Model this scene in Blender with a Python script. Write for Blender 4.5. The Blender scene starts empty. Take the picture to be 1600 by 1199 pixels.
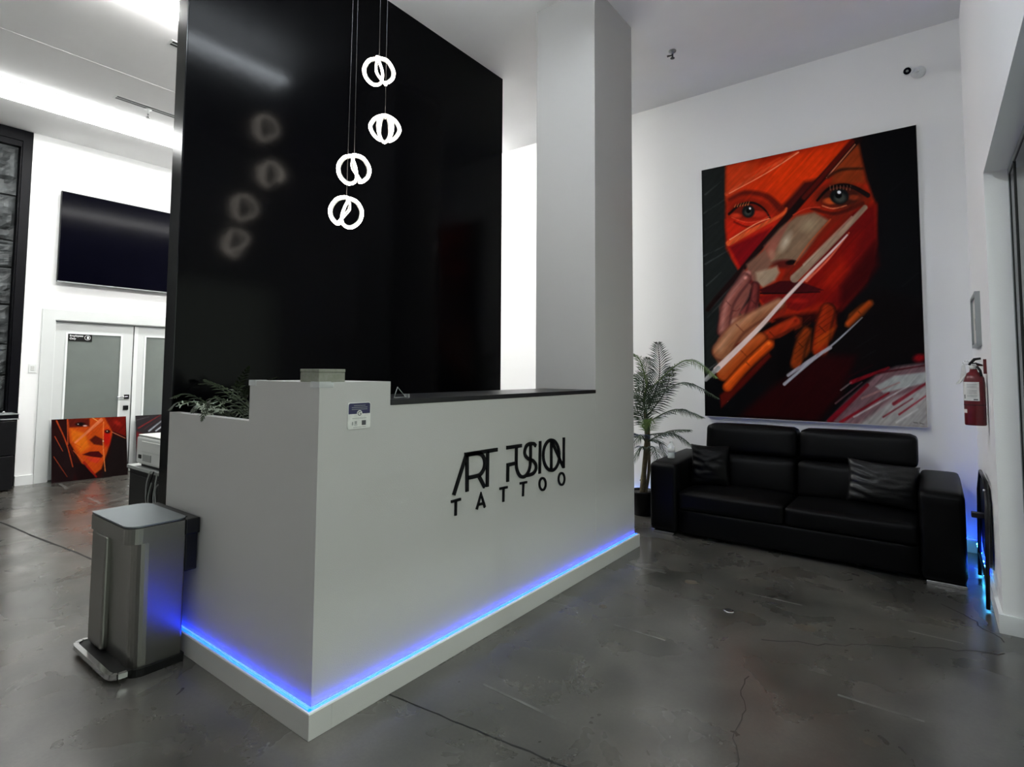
import bpy, bmesh, math, random
import numpy as np
from mathutils import Vector, Matrix
random.seed(7)
S = bpy.context.scene
COL = S.collection

# ------------------------------------------------------------------ camera
F, CX, CY = 863.34, 812.49, 530.33
YAW, PIT, ROL = 0.639809, 0.058268, 0.0052116
fw = Vector((-math.sin(YAW)*math.cos(PIT), math.cos(YAW)*math.cos(PIT), math.sin(PIT)))
_r = Vector((math.cos(YAW), math.sin(YAW), 0)); _u = _r.cross(fw)
rt = _r*math.cos(ROL) + _u*math.sin(ROL); up = -_r*math.sin(ROL) + _u*math.cos(ROL)
EYE = Vector((0, 0, 1.4))
cam = bpy.data.cameras.new('camera'); camo = bpy.data.objects.new('camera', cam); COL.objects.link(camo)
camo.matrix_world = Matrix(((rt.x, up.x, -fw.x, 0), (rt.y, up.y, -fw.y, 0), (rt.z, up.z, -fw.z, 1.4), (0, 0, 0, 1)))
cam.sensor_width = 36; cam.sensor_fit = 'HORIZONTAL'
cam.lens = F*36/1600; cam.shift_x = -(CX-800)/1600; cam.shift_y = (CY-599.5)/1600
cam.clip_start = .02
S.camera = camo

# ------------------------------------------------------------------ light and colour
S.view_settings.view_transform = 'Standard'; S.view_settings.look = 'None'
S.view_settings.gamma = 1; S.view_settings.use_curve_mapping = False
S.view_settings.exposure = 0.7
w = bpy.data.worlds.new('sky'); S.world = w; w.use_nodes = True
w.node_tree.nodes['Background'].inputs[0].default_value = (.73, .705, .655, 1)
w.node_tree.nodes['Background'].inputs[1].default_value = 1.9
E_HALL, E_MID, E_FRONT, E_PEND, E_BLUE = 10.5, 60.0, 70.0, 15.0, 20.0
sun = bpy.data.lights.new('sun', 'SUN'); suno = bpy.data.objects.new('sun', sun); COL.objects.link(suno)
sun.energy = .38; sun.angle = math.radians(3); sun.color = (1, 1, 1)
suno.rotation_euler = Vector((-1, .08, -.829)).to_track_quat('-Z', 'Y').to_euler()
suno.location = (6, 0, 6)

# ------------------------------------------------------------------ materials
def mat(name, col, rough=.5, metal=0., spec=.5, emit=None, es=0., coat=0., nscale=0, namt=0., bump=0., bscale=200, trans=0., ior=1.45, aniso=0, col2=None, alpha=1):
    m = bpy.data.materials.new(name); m.use_nodes = True
    nt = m.node_tree; p = nt.nodes['Principled BSDF']
    p.inputs['Base Color'].default_value = (*col, 1)
    p.inputs['Roughness'].default_value = rough; p.inputs['Metallic'].default_value = metal
    p.inputs['Specular IOR Level'].default_value = spec; p.inputs['IOR'].default_value = ior
    p.inputs['Coat Weight'].default_value = coat; p.inputs['Transmission Weight'].default_value = trans
    p.inputs['Anisotropic'].default_value = aniso
    p.inputs['Alpha'].default_value = alpha
    if emit: p.inputs['Emission Color'].default_value = (*emit, 1); p.inputs['Emission Strength'].default_value = es
    tc = None
    if nscale:
        tc = nt.nodes.new('ShaderNodeTexCoord'); n = nt.nodes.new('ShaderNodeTexNoise'); n.inputs['Scale'].default_value = nscale; n.inputs['Detail'].default_value = 5
        nt.links.new(tc.outputs['Object'], n.inputs['Vector'])
        r = nt.nodes.new('ShaderNodeValToRGB'); r.color_ramp.elements[0].position = .3; r.color_ramp.elements[1].position = .7
        c2 = col2 or tuple(c*(1-namt) for c in col)
        r.color_ramp.elements[0].color = (*c2, 1); r.color_ramp.elements[1].color = (*col, 1)
        nt.links.new(n.outputs['Fac'], r.inputs['Fac']); nt.links.new(r.outputs['Color'], p.inputs['Base Color'])
    if bump:
        tc = tc or nt.nodes.new('ShaderNodeTexCoord'); b = nt.nodes.new('ShaderNodeBump'); n2 = nt.nodes.new('ShaderNodeTexNoise')
        n2.inputs['Scale'].default_value = bscale; n2.inputs['Detail'].default_value = 3
        nt.links.new(tc.outputs['Object'], n2.inputs['Vector']); nt.links.new(n2.outputs['Fac'], b.inputs['Height'])
        b.inputs['Strength'].default_value = bump; b.inputs['Distance'].default_value = .002
        nt.links.new(b.outputs['Normal'], p.inputs['Normal'])
    return m

M = {}
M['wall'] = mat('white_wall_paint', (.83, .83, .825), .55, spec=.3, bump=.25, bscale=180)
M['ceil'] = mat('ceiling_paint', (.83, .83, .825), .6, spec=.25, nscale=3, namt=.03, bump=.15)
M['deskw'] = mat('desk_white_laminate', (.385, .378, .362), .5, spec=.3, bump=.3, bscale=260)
M['white'] = mat('white_trim_paint', (.74, .76, .75), .4, spec=.4, nscale=8, namt=.02)
M['casing'] = mat('door_casing_paint', (.60, .62, .61), .4, spec=.4, nscale=8, namt=.02)
M['blackwall'] = mat('satin_black_paint', (.0006, .0006, .0009), .14, spec=.07, bump=.1, bscale=22)
M['black'] = mat('black_laminate', (.006, .006, .007), .35, spec=.3, nscale=20, namt=.2)
M['blackframe'] = mat('black_stained_frame', (.003, .003, .0045), .4, spec=.12, nscale=12, namt=.4)
M['stone'] = mat('dark_stone', (.075, .082, .084), .5, spec=.35, nscale=7, namt=.85, bump=1, bscale=30)
M['leather'] = mat('black_leather', (.0016, .0016, .0018), .42, spec=.11, bump=.35, bscale=350)
M['satin'] = mat('black_satin_cushion', (.007, .007, .0075), .36, spec=.42, bump=.5, bscale=60)
M['chrome'] = mat('chrome', (.6, .6, .6), .18, 1., nscale=30, namt=.1)
M['steel'] = mat('brushed_steel', (.24, .235, .22), .30, 1., nscale=3, namt=.12, aniso=.5)
M['lid'] = mat('brushed_steel_lid', (.17, .19, .20), .42, 1., nscale=5, namt=.08)
M['rubber'] = mat('black_plastic', (.004, .004, .004), .5, spec=.25, nscale=20, namt=.2)
M['letter'] = mat('black_acrylic_letter', (.003, .003, .004), .4, spec=.2, nscale=20, namt=.2)
M['grey'] = mat('grey_concrete_block', (.20, .20, .17), .85, spec=.2, nscale=40, namt=.25, col2=(.15, .16, .12))
M['clear'] = mat('clear_plastic', (.9, .93, .92), .06, spec=.5, alpha=.35, nscale=10, namt=.03)
M['red'] = mat('red_enamel', (.10, .003, .006), .3, spec=.5, nscale=6, namt=.15)
M['paper'] = mat('printed_paper', (.60, .60, .57), .6, nscale=60, namt=.15)
M['ink'] = mat('ink', (.06, .06, .06), .6, nscale=60, namt=.3)
M['navy'] = mat('navy_print', (.010, .008, .06), .4, nscale=60, namt=.2)
M['printer'] = mat('printer_plastic', (.55, .56, .54), .45, nscale=12, namt=.03)
M['greyplastic'] = mat('grey_plastic', (.25, .26, .25), .5, nscale=12, namt=.05)
M['tv'] = mat('tv_glass', (.0015, .0015, .004), .12, spec=.03, nscale=5, namt=.2)
M['glassdoor'] = mat('frosted_glass', (.16, .18, .165), .16, spec=.6, nscale=4, namt=.1, coat=.3)
M['alu'] = mat('painted_aluminium', (.28, .30, .30), .4, .3, nscale=20, namt=.05)
M['gasket'] = mat('black_gasket', (.005, .006, .006), .5, nscale=20, namt=.2)
M['wood'] = mat('trunk_bark', (.16, .13, .07), .8, nscale=25, namt=.5, bump=1, bscale=60)
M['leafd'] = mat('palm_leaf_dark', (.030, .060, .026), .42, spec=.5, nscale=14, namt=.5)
M['leafl'] = mat('palm_leaf_bright', (.070, .13, .020), .42, spec=.5, nscale=14, namt=.4)  # brighter, yellower green than the other palm leaves
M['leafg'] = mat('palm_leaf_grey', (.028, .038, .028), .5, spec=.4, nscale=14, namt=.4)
M['fern'] = mat('fern_leaf', (.016, .025, .008), .5, spec=.4, nscale=30, namt=.5)
M['pale'] = mat('pale_leaf', (.50, .55, .45), .35, spec=.6, nscale=30, namt=.3)
M['soil'] = mat('soil', (.008, .007, .006), .9, nscale=50, namt=.5, bump=1)
M['mark'] = mat('pale_floor_mark', (.15, .147, .138), .3, spec=.6, nscale=12, col2=(.06, .058, .052))
M['joint'] = mat('joint_filler', (.006, .006, .006), .8, nscale=30, namt=.4)
M['ochre'] = mat('ochre_stain', (.085, .064, .045), .28, spec=.7, nscale=10, col2=(.055, .048, .040))
M['crack'] = mat('hairline_crack', (.028, .026, .023), .6, nscale=30, namt=.4)
M['ground'] = mat('outside_paving', (.25, .27, .25), .8, nscale=3, namt=.2)
M['lamp_hall'] = mat('linear_light_diffuser', (.8, .8, .8), .5, emit=(.99, 1, .98), es=E_HALL)
M['lamp_mid'] = mat('linear_light_diffuser_middle', (.8, .8, .8), .5, emit=(1, .99, .965), es=E_MID)
M['lamp_front'] = mat('linear_light_tube', (.8, .8, .8), .5, emit=(.86, .93, 1), es=E_FRONT)
M['lamp_fill'] = mat('fill_bar_tube', (.8, .8, .8), .5, emit=(.90, .95, 1), es=45)  # emitter of the added fill bar
M['pend'] = mat('pendant_diffuser', (.8, .8, .8), .5, emit=(1, .91, .80), es=E_PEND)
M['blue'] = mat('blue_led_strip', (.2, .4, .8), .5, emit=(.003, .010, 1), es=E_BLUE)
M['blue_back'] = mat('blue_led_strip_skirting', (.2, .4, .8), .5, emit=(.003, .010, 1), es=16)
M['cyan'] = mat('cyan_led_core', (.2, .5, .8), .5, emit=(.0, .20, 1), es=.75)
M['leddot'] = mat('led_dot', (.3, .7, .9), .5, emit=(.06, .50, 1), es=18)

# floor concrete
def floor_mat():
    m = bpy.data.materials.new('polished_concrete'); m.use_nodes = True; nt = m.node_tree; L = nt.links.new
    p = nt.nodes['Principled BSDF']; tc = nt.nodes.new('ShaderNodeTexCoord')
    def noise(sc, det, dist=0., rough=.55):
        n = nt.nodes.new('ShaderNodeTexNoise'); n.inputs['Scale'].default_value = sc; n.inputs['Detail'].default_value = det
        n.inputs['Distortion'].default_value = dist; n.inputs['Roughness'].default_value = rough; L(tc.outputs['Object'], n.inputs['Vector']); return n.outputs['Fac']
    def ramp(fac, a, b, ca, cb):
        r = nt.nodes.new('ShaderNodeValToRGB'); e = r.color_ramp.elements; e[0].position = a; e[1].position = b; e[0].color = (*ca, 1); e[1].color = (*cb, 1); L(fac, r.inputs['Fac']); return r.outputs['Color']
    def mix(f, a, b, mode='MIX'):
        x = nt.nodes.new('ShaderNodeMix'); x.data_type = 'RGBA'; x.blend_type = mode
        if isinstance(f, float): x.inputs[0].default_value = f
        else: L(f, x.inputs[0])
        L(a, x.inputs[6]); L(b, x.inputs[7]); return x.outputs[2]
    base = ramp(noise(1.2, 3, .2, .5), .28, .72, (.036, .035, .031), (.092, .087, .078))
    cloud = ramp(noise(3.3, 2.5, .15, .5), .25, .78, (.62, .62, .62), (1.3, 1.28, 1.25))
    c = mix(1., base, cloud, 'MULTIPLY')
    brown = ramp(noise(2.3, 4, .8), .0, 1., (.075, .058, .042), (.065, .054, .042))
    bm = ramp(noise(1.9, 5, .4), .52, .75, (0, 0, 0), (.55, .55, .55))
    c = mix(bm, c, brown)
    fine = ramp(noise(60, 6, 0, .7), .3, .7, (.82, .82, .82), (1.12, 1.12, 1.12))
    c = mix(1., c, fine, 'MULTIPLY')
    L(c, p.inputs['Base Color'])
    rr = ramp(noise(2.5, 4, .5), .3, .7, (.20, .20, .20), (.38, .38, .38)); L(rr, p.inputs['Roughness'])
    p.inputs['IOR'].default_value = 1.6; p.inputs['Coat Weight'].default_value = .35; p.inputs['Coat Roughness'].default_value = .16; p.inputs['Coat IOR'].default_value = 1.55
    b = nt.nodes.new('ShaderNodeBump'); b.inputs['Strength'].default_value = .12; b.inputs['Distance'].default_value = .003
    L(noise(5, 2), b.inputs['Height']); L(b.outputs['Normal'], p.inputs['Normal'])
    return m
M['floor'] = floor_mat()

def glass_mat():
    m = bpy.data.materials.new('window_glass'); m.use_nodes = True; nt = m.node_tree; nt.nodes.remove(nt.nodes['Principled BSDF'])
    out = nt.nodes['Material Output']; t = nt.nodes.new('ShaderNodeBsdfTransparent'); g = nt.nodes.new('ShaderNodeBsdfGlossy'); x = nt.nodes.new('ShaderNodeMixShader')
    t.inputs[0].default_value = (.86, .93, .90, 1); g.inputs['Roughness'].default_value = .03
    fr = nt.nodes.new('ShaderNodeFresnel'); fr.inputs[0].default_value = 1.45
    nt.links.new(fr.outputs[0], x.inputs[0]); nt.links.new(t.outputs[0], x.inputs[1]); nt.links.new(g.outputs[0], x.inputs[2]); nt.links.new(x.outputs[0], out.inputs[0])
    return m
M['glass'] = glass_mat()

# ------------------------------------------------------------------ helpers
def link(name, me, m, parent=None, smooth=False):
    o = bpy.data.objects.new(name, me); COL.objects.link(o)
    if m is not None: me.materials.append(M[m] if isinstance(m, str) else m)
    if parent: o.parent = parent; o.matrix_parent_inverse = parent.matrix_world.inverted() if False else Matrix.Translation(-parent.location)
    if smooth:
        me.polygons.foreach_set('use_smooth', [True]*len(me.polygons))
    return o
def tag(o, label, cat, group=None):
    o['label'] = label; o['category'] = cat
    if group: o['group'] = group
    return o
def thing(name, label, cat, loc, group=None):
    o = bpy.data.objects.new(name, None); COL.objects.link(o); o.location = loc; o.empty_display_size = .1
    return tag(o, label, cat, group)
def struct(o): o['kind'] = 'structure'; return o
def finish(bm, name, m, parent=None, smooth=False):
    bmesh.ops.recalc_face_normals(bm, faces=bm.faces)
    me = bpy.data.meshes.new(name); bm.to_mesh(me); bm.free(); return link(name, me, m, parent, smooth)
def add_box(bm, x0, x1, y0, y1, z0, z1, bev=0., seg=2):
    r = bmesh.ops.create_cube(bm, size=1); vs = r['verts']
    for v in vs:
        v.co = Vector(((x0+x1)/2 + v.co.x*(x1-x0), (y0+y1)/2 + v.co.y*(y1-y0), (z0+z1)/2 + v.co.z*(z1-z0)))
    if bev:
        es = list({e for v in vs for e in v.link_edges})
        bmesh.ops.bevel(bm, geom=es, offset=bev, segments=seg, profile=.5, affect='EDGES', clamp_overlap=True)
def box(name, m, x0, x1, y0, y1, z0, z1, bev=0., parent=None, seg=2):
    bm = bmesh.new(); add_box(bm, x0, x1, y0, y1, z0, z1, bev, seg); return finish(bm, name, m, parent, smooth=False)
def boxes(name, m, L, parent=None, bev=0.):
    bm = bmesh.new()
    for b in L: add_box(bm, *b, bev)
    return finish(bm, name, m, parent)
def prism_pts(bm, pts, d):
    """closed polygon of 3D points extruded by vector d"""
    a = [bm.verts.new(p) for p in pts]; b = [bm.verts.new(Vector(p)+Vector(d)) for p in pts]
    bm.faces.new(a); bm.faces.new(b[::-1]); n = len(pts)
    for i in range(n): bm.faces.new((a[i], a[(i+1) % n], b[(i+1) % n], b[i]))
def add_tube(bm, pts, rad, n=8, closed=False):
    pts = [Vector(p) for p in pts]; k = len(pts); rads = rad if isinstance(rad, (list, tuple)) else [rad]*k
    rings = []; prev = None
    for i, p in enumerate(pts):
        if closed: t = pts[(i+1) % k]-pts[i-1]
        else: t = pts[min(i+1, k-1)]-pts[max(i-1, 0)]
        t.normalize()
        if prev is None:
            a = Vector((0, 0, 1)) if abs(t.z) < .9 else Vector((1, 0, 0)); nrm = t.cross(a).normalized()
        else:
            nrm = (prev - t*prev.dot(t)).normalized()
        prev = nrm; bn = t.cross(nrm)
        rings.append([bm.verts.new(p + (nrm*math.cos(2*math.pi*j/n) + bn*math.sin(2*math.pi*j/n))*rads[i]) for j in range(n)])
    for i in range(k if closed else k-1):
        A, B = rings[i], rings[(i+1) % k]
        for j in range(n): bm.faces.new((A[j], A[(j+1) % n], B[(j+1) % n], B[j]))
    if not closed: bm.faces.new(rings[0][::-1]); bm.faces.new(rings[-1])
def tube(name, m, pts, rad, parent=None, n=8, closed=False):
    bm = bmesh.new(); add_tube(bm, pts, rad, n, closed); return finish(bm, name, m, parent, True)
def add_lathe(bm, prof, c, n=24, axis='z'):
    rings = []
    for r, h in prof:
        ring = []
        for j in range(n):
            a = 2*math.pi*j/n; ca, sa = r*math.cos(a), r*math.sin(a)
            v = {'z': (ca, sa, h), 'y': (ca, h, sa), 'x': (h, ca, sa)}[axis]
            ring.append(bm.verts.new((c[0]+v[0], c[1]+v[1], c[2]+v[2])))
        rings.append(ring)
    for A, B in zip(rings, rings[1:]):
        for j in range(n): bm.faces.new((A[j], A[(j+1) % n], B[(j+1) % n], B[j]))
    bm.faces.new(rings[0]); bm.faces.new(rings[-1])
def lathe(name, m, prof, c, parent=None, n=24, axis='z'):
    bm = bmesh.new(); add_lathe(bm, prof, c, n, axis); o = finish(bm, name, m, parent, True)
    return o
def softbox(name, m, x0, x1, y0, y1, z0, z1, r=.03, bulge=(0, 0, 0), n=12, parent=None, fn=None):
    """rounded and puffed upholstery block"""
    c = Vector(((x0+x1)/2, (y0+y1)/2, (z0+z1)/2)); h = Vector(((x1-x0)/2, (y1-y0)/2, (z1-z0)/2))
    bm = bmesh.new(); bmesh.ops.create_cube(bm, size=2)
    bmesh.ops.subdivide_edges(bm, edges=list(bm.edges), cuts=n, use_grid_fill=True)
    for v in bm.verts:
        q = Vector(v.co)
        # push samples toward edges for finer corners
        q = Vector([math.copysign(abs(t)**.75, t) for t in q])
        p = Vector((q.x*h.x, q.y*h.y, q.z*h.z))
        inner = Vector([max(-(h[i]-r), min(h[i]-r, p[i])) for i in range(3)])
        d = p-inner
        if d.length > 1e-6: p = inner + d.normalized()*min(r, r)
        u = q
        for i in range(3):
            j, k = (i+1) % 3, (i+2) % 3
            if bulge[i]: p[i] += math.copysign(1, u[i])*abs(u[i])*bulge[i]*(1-u[j]**2)*(1-u[k]**2)
        v.co = c+p
        if fn: v.co = Vector(fn(v.co, u))
    return finish(bm, name, m, parent, True)
def seam(name, m, pts, rad, parent): return tube(name, m, pts, rad, parent, 6)
def at(axis, val, x, y):
    """real-world point on the plane axis=val that the photo shows at pixel x, y"""
    d = fw*F + rt*(x-CX) - up*(y-CY); t = (val-EYE[axis])/d[axis]; return EYE + d*t

H = 4.33; BK = 5.68; RW = .27; LW = -8.85; RE = -4.2
# ------------------------------------------------------------------ shell
fl = struct(box('floor', 'floor', -9.3, .55, RE, BK+.2, -.1, 0))
g = struct(box('ground_outside', 'ground', .55, 14, -14, 20, -.12, -.02))
struct(box('ceiling', 'ceil', -9.3, .55, RE, BK+.2, H, H+.15))
struct(box('wall_back', 'wall', -9.3, .55, BK, BK+.2, 0, H))
struct(box('wall_rear', 'wall', -9.3, .55, RE-.2, RE, 0, H))
# right wall: solid part by the sofa, header over the shop window, short pier behind the camera
EDG = 4.04; HD = 2.54
bm = bmesh.new()
add_box(bm, RW, .52, EDG, BK, 0, HD); add_box(bm, RW, .52, RE, BK, HD, H); add_box(bm, RW, .52, RE, -3.4, 0, HD)
struct(finish(bm, 'wall_right', 'wall'))
# left wall: with door opening
DY0, DY1, DZ = 2.07, 3.84, 2.02
bm = bmesh.new()
add_box(bm, LW-.2, LW, 1.765, DY0, 0, H); add_box(bm, LW-.2, LW, DY1, BK, 0, H); add_box(bm, LW-.2, LW, DY0, DY1, DZ, H)
add_box(bm, LW-.4, LW-.26, 1.6, BK, 0, H)
struct(finish(bm, 'wall_left', 'wall'))
struct(box('wall_left_end', 'wall', LW-.4, LW, RE, -1.2, 0, H))
# baseboards
struct(boxes('baseboard_back', 'white', [(-8.84, RW, BK-.018, BK, 0, .10, )]))
struct(boxes('baseboard_right', 'white', [(RW-.018, RW, EDG-.0, BK-.02, 0, .10), (RW-.018, .40, EDG-.018, EDG, 0, .10)]))
struct(boxes('baseboard_left', 'white', [(LW, LW+.03, 1.765, 1.935, 0, .115), (LW, LW+.02, 4.0, BK-.02, 0, .115)]))
# ceiling seam strip in the hall
struct(box('trim_1', 'ceil', -6.36, -6.33, -1, 3.4, H-.002, H+.01))

# black partition wall and the white pillar
XW = -3.365
struct(box('wall_partition', 'blackwall', XW-.125, XW, 1.315, 4.21, 0, H+.01, .002))
M['endcap'] = mat('gloss_black_corner', (.0025, .003, .004), .16, spec=.24, nscale=20, namt=.2)
struct(box('trim_2', 'endcap', XW-.126, XW-.001, 1.309, 1.315, 0, H, .001))
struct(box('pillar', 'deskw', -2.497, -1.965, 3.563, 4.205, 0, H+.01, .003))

# ------------------------------------------------------------------ floor marks
def ribbon(name, m, pts, wd, z=.0012):
    bm = bmesh.new(); pts = [Vector((p[0], p[1], 0)) for p in pts]; L = []
    for i, p in enumerate(pts):
        t = (pts[min(i+1, len(pts)-1)]-pts[max(i-1, 0)]).normalized(); nn = Vector((-t.y, t.x, 0)); ww = wd*(random.uniform(.7, 1.2) if len(pts) > 3 else 1)
        L.append((p+nn*ww/2, p-nn*ww/2))
    for (a, b), (c, d) in zip(L, L[1:]):
        q = [bm.verts.new((v.x, v.y, z)) for v in (a, c, d, b)]
        q2 = [bm.verts.new((v.x, v.y, .0002)) for v in (a, c, d, b)]
        bm.faces.new(q); bm.faces.new(q2[::-1])
        for i in range(4): bm.faces.new((q[i], q[(i+1) % 4], q2[(i+1) % 4], q2[i]))
    bmesh.ops.remove_doubles(bm, verts=bm.verts, dist=1e-5)
    return finish(bm, name, m, fl)
def wob(a, b, n, amp, seed):
    r = random.Random(seed); a = Vector(a); b = Vector(b); t = (b-a).normalized(); nn = Vector((-t.y, t.x)); out = []; o = 0
    for i in range(n+1):
        f = i/n; o = o*.7 + r.uniform(-amp, amp)
        out.append(a.lerp(b, f) + nn*(0 if i in (0, n) else o))
    return out
for a, b, wd in (((-1.832, 3.77), (-1.532, 3.774), .014), ((-.993, 3.76), (-.673, 3.765), .012), ((-1.456, 2.843), (-1.159, 2.843), .012), ((-.146, 3.753), (.091, 3.755), .014),
                 ((-1.654, 1.96), (-1.213, 1.95), .014), ((-.372, 2.83), (-.067, 2.83), .014), ((-8.6, 2.14), (-8.15, 2.11), .03), ((-7.43, 2.10), (-7.0, 2.10), .03), ((-7.0, 2.10), (-7.2, 2.45), .02)):
    ribbon('pale_scuff', 'mark', [a, Vector(a).lerp(Vector(b), .5), b], wd)
ribbon('saw_joint', 'joint', wob((-1.927, 1.655), (-1.0, 1.75), 24, .003, 1), .007)
ribbon('saw_joint', 'joint', wob((-1.0, 1.75), (.25, 1.86), 24, .003, 11), .007)
ribbon('saw_joint', 'joint', wob((-8.8, 1.10), (-3.6, 1.60), 40, .004, 2), .018)
ribbon('crack', 'crack', wob((-.76, 3.159), (.25, 3.75), 26, .02, 3), .006)
ribbon('crack', 'crack', wob((-.72, 2.75), (-.60, 2.05), 20, .012, 4), .005)
ribbon('crack', 'crack', wob((.0, 4.3), (.26, 3.9), 10, .02, 5), .008)
def blob(name, m, c, r, z, seed, ang=0):
    q = random.Random(seed); bm = bmesh.new(); pts = []
    for k in range(22):
        a = 2*math.pi*k/22; rr = r*q.uniform(.75, 1.15); x, y = math.cos(a)*rr, math.sin(a)*rr*.75
        pts.append((c[0]+x*math.cos(ang)-y*math.sin(ang), c[1]+x*math.sin(ang)+y*math.cos(ang), .0002))
    prism_pts(bm, pts, (0, 0, z)); return finish(bm, name, m, fl)
blob('ochre_stain', 'ochre', (-.23, 2.553), .035, .0006, 1)
blob('ochre_stain', 'ochre', (-1.33, 3.72), .05, .0006, 2)
blob('ochre_stain', 'ochre', (-.60, 3.45), .06, .0006, 3)
blob('ochre_stain', 'ochre', (-1.62, 3.02), .03, .0006, 4)
pl = lathe('floor_plug', 'chrome', [(.030, .0), (.030, .003), (.022, .004)], (-1.0, 3.415, 0), fl, 20)
lathe('plug_hole', 'joint', [(.020, .003), (.019, .0055), (.004, .0056)], (-1.0, 3.415, 0), fl, 16)

# ------------------------------------------------------------------ shop window on the right
wn = struct(bpy.data.objects.new('window_1', None)); COL.objects.link(wn); wn.location = (.42, 0, 0)
WX0, WX1 = .373, .405
bm = bmesh.new()
add_box(bm, WX0, WX1, EDG-.018, EDG, 0, HD, .002); add_box(bm, WX0, WX1, -3.4, EDG-.018, HD-.03, HD, .002); add_box(bm, WX0, WX1, -3.4, EDG-.018, 0, .08, .002)
finish(bm, 'window_frame', 'alu', wn)
boxes('window_gasket', 'gasket', [(WX0+.003, WX1-.003, EDG-.022, EDG-.018, .08, HD-.03), (WX0+.003, WX1-.003, -3.4, EDG-.022, HD-.036, HD-.03)], wn)
for y in (3.80, 2.3, .75, -.8, -2.3):
    hw = .008 if y > 3 else .03; box('mullion', 'gasket', WX0, WX1, y-hw, y+hw, .08, HD-.03, .002, wn)
ys = [EDG-.018, 3.80, 2.3, .75, -.8, -2.3, -3.4]
for a, b in zip(ys, ys[1:]):
    box('pane', 'glass', WX0+.006, WX0+.012, b+(.008 if b > 3 else .03), a-(.008 if 3 < a < 3.9 else .03 if a < 3.9 else 0), .08, HD-.036, 0, wn)

# ------------------------------------------------------------------ linear ceiling lights
def linear(name, label, x, y0, y1, wd, m, drop=.012):
    t = thing(name, label, 'ceiling light', (x, (y0+y1)/2, H))
    box('housing', 'white', x-wd/2-.02, x+wd/2+.02, y0-.02, y1+.02, H-drop*.6, H+.02, 0, t)
    box('diffuser', m, x-wd/2, x+wd/2, y0, y1, H-.055, H-drop*.5, .01, t)
    return t
linear('linear_ceiling_light', 'long glowing white linear light on the ceiling above the television', -7.62, -1.6, 5.5, .42, 'lamp_hall')
linear('linear_ceiling_light', 'white linear ceiling light at the top left, ending behind the black partition', -4.82, 1.0, 5.5, .16, 'lamp_mid')
t = thing('slim_ceiling_light', 'slim twin tube ceiling light over the reception desk front, mirrored in the black wall', 'ceiling light', (-1.93, .9, H))
box('housing', 'white', -1.965, -1.895, .85, 2.75, H-.26, H-.22, .004, t)
for y in (1.1, 2.5): tube('hanger', 'chrome', [(-1.93, y, H-.22), (-1.93, y, H)], .002, t, 6)
for dx in (-.06, .06):
    tube('light_tube', 'lamp_front', [(-1.93+dx, .9, H-.24), (-1.93+dx, 2.7, H-.24)], .016, t)
t = thing('added_fill_bar', 'unseen cool white fill bar added high on the right wall to light the desk front', 'light', (RW, .0, 3.95))  # added bar out of view, only there to brighten the desk front
box('housing', 'white', RW-.03, RW, -1.6, 1.6, 3.98, 4.06, .004, t)
tube('light_tube', 'lamp_fill', [(RW-.045, -1.55, 4.02), (RW-.045, 1.55, 4.02)], .016, t)

# ceiling fittings
def slot(x, y0, y1, label):
    t = thing('slot_diffuser', label, 'air vent', (x, y0, H))
    boxes('frame', 'white', [(x-.05, x+.05, y0-.02, y0, H-.003, H+.01), (x-.05, x+.05, y1, y1+.02, H-.003, H+.01), (x-.055, x-.04, y0-.02, y1+.02, H-.003, H+.01), (x+.04, x+.055, y0-.02, y1+.02, H-.003, H+.01), (x-.008, x+.008, y0, y1, H-.003, H+.01)], t)
    boxes('slot', 'gasket', [(x-.04, x-.008, y0, y1, H-.004, H+.012), (x+.008, x+.04, y0, y1, H-.004, H+.012)], t)
slot(-6.95, 2.04, 3.5, 'two slot air diffuser in the ceiling beside the long light')
slot(-5.38, 1.97, 3.2, 'short stub of slot diffuser at the edge of the black partition')
def sprinkler(c, label):
    t = thing('sprinkler_head', label, 'sprinkler', c)
    lathe('escutcheon', 'white', [(.038, 0), (.036, -.006), (.012, -.014), (.012, -.05)], c, t, 16)
    lathe('body', 'chrome', [(.009, -.045), (.009, -.075), (.004, -.09), (.024, -.093), (.024, -.096)], c, t, 14)
sprinkler((-7.0, 2.36, H), 'white sprinkler head hanging from the ceiling below the slot diffuser')
t = thing('sprinkler_head', 'dark sprinkler head on the ceiling between pillar and sofa wall', 'sprinkler', (-1.81, 4.74, H))
lathe('escutcheon', 'greyplastic', [(.035, 0), (.033, -.008), (.012, -.014), (.010, -.03)], (-1.81, 4.74, H), t, 16)
lathe('body', 'ink', [(.008, -.028), (.008, -.055), (.003, -.065), (.020, -.067), (.020, -.070)], (-1.81, 4.74, H), t, 14)
tube('release_arm', 'ink', [(-1.81, 4.74, H-.04), (-1.85, 4.715, H-.05)], [.006, .009], t)

# ------------------------------------------------------------------ reception desk
D = thing('reception_desk', 'white L-shaped reception desk with blue light strip and black counter', 'desk', (-1.965, 1.30, 0))
PX, PY, FX, FY = -1.928, 1.267, -1.965, 1.300
bm = bmesh.new()
add_box(bm, -3.36, PX, PY, PY+.10, 0, .096, .002); add_box(bm, PX-.10, PX, PY+.10, 4.222, 0, .096, .002); add_box(bm, -2.5, PX-.10, 4.208, 4.222, 0, .096)
finish(bm, 'plinth', 'deskw', D)
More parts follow.
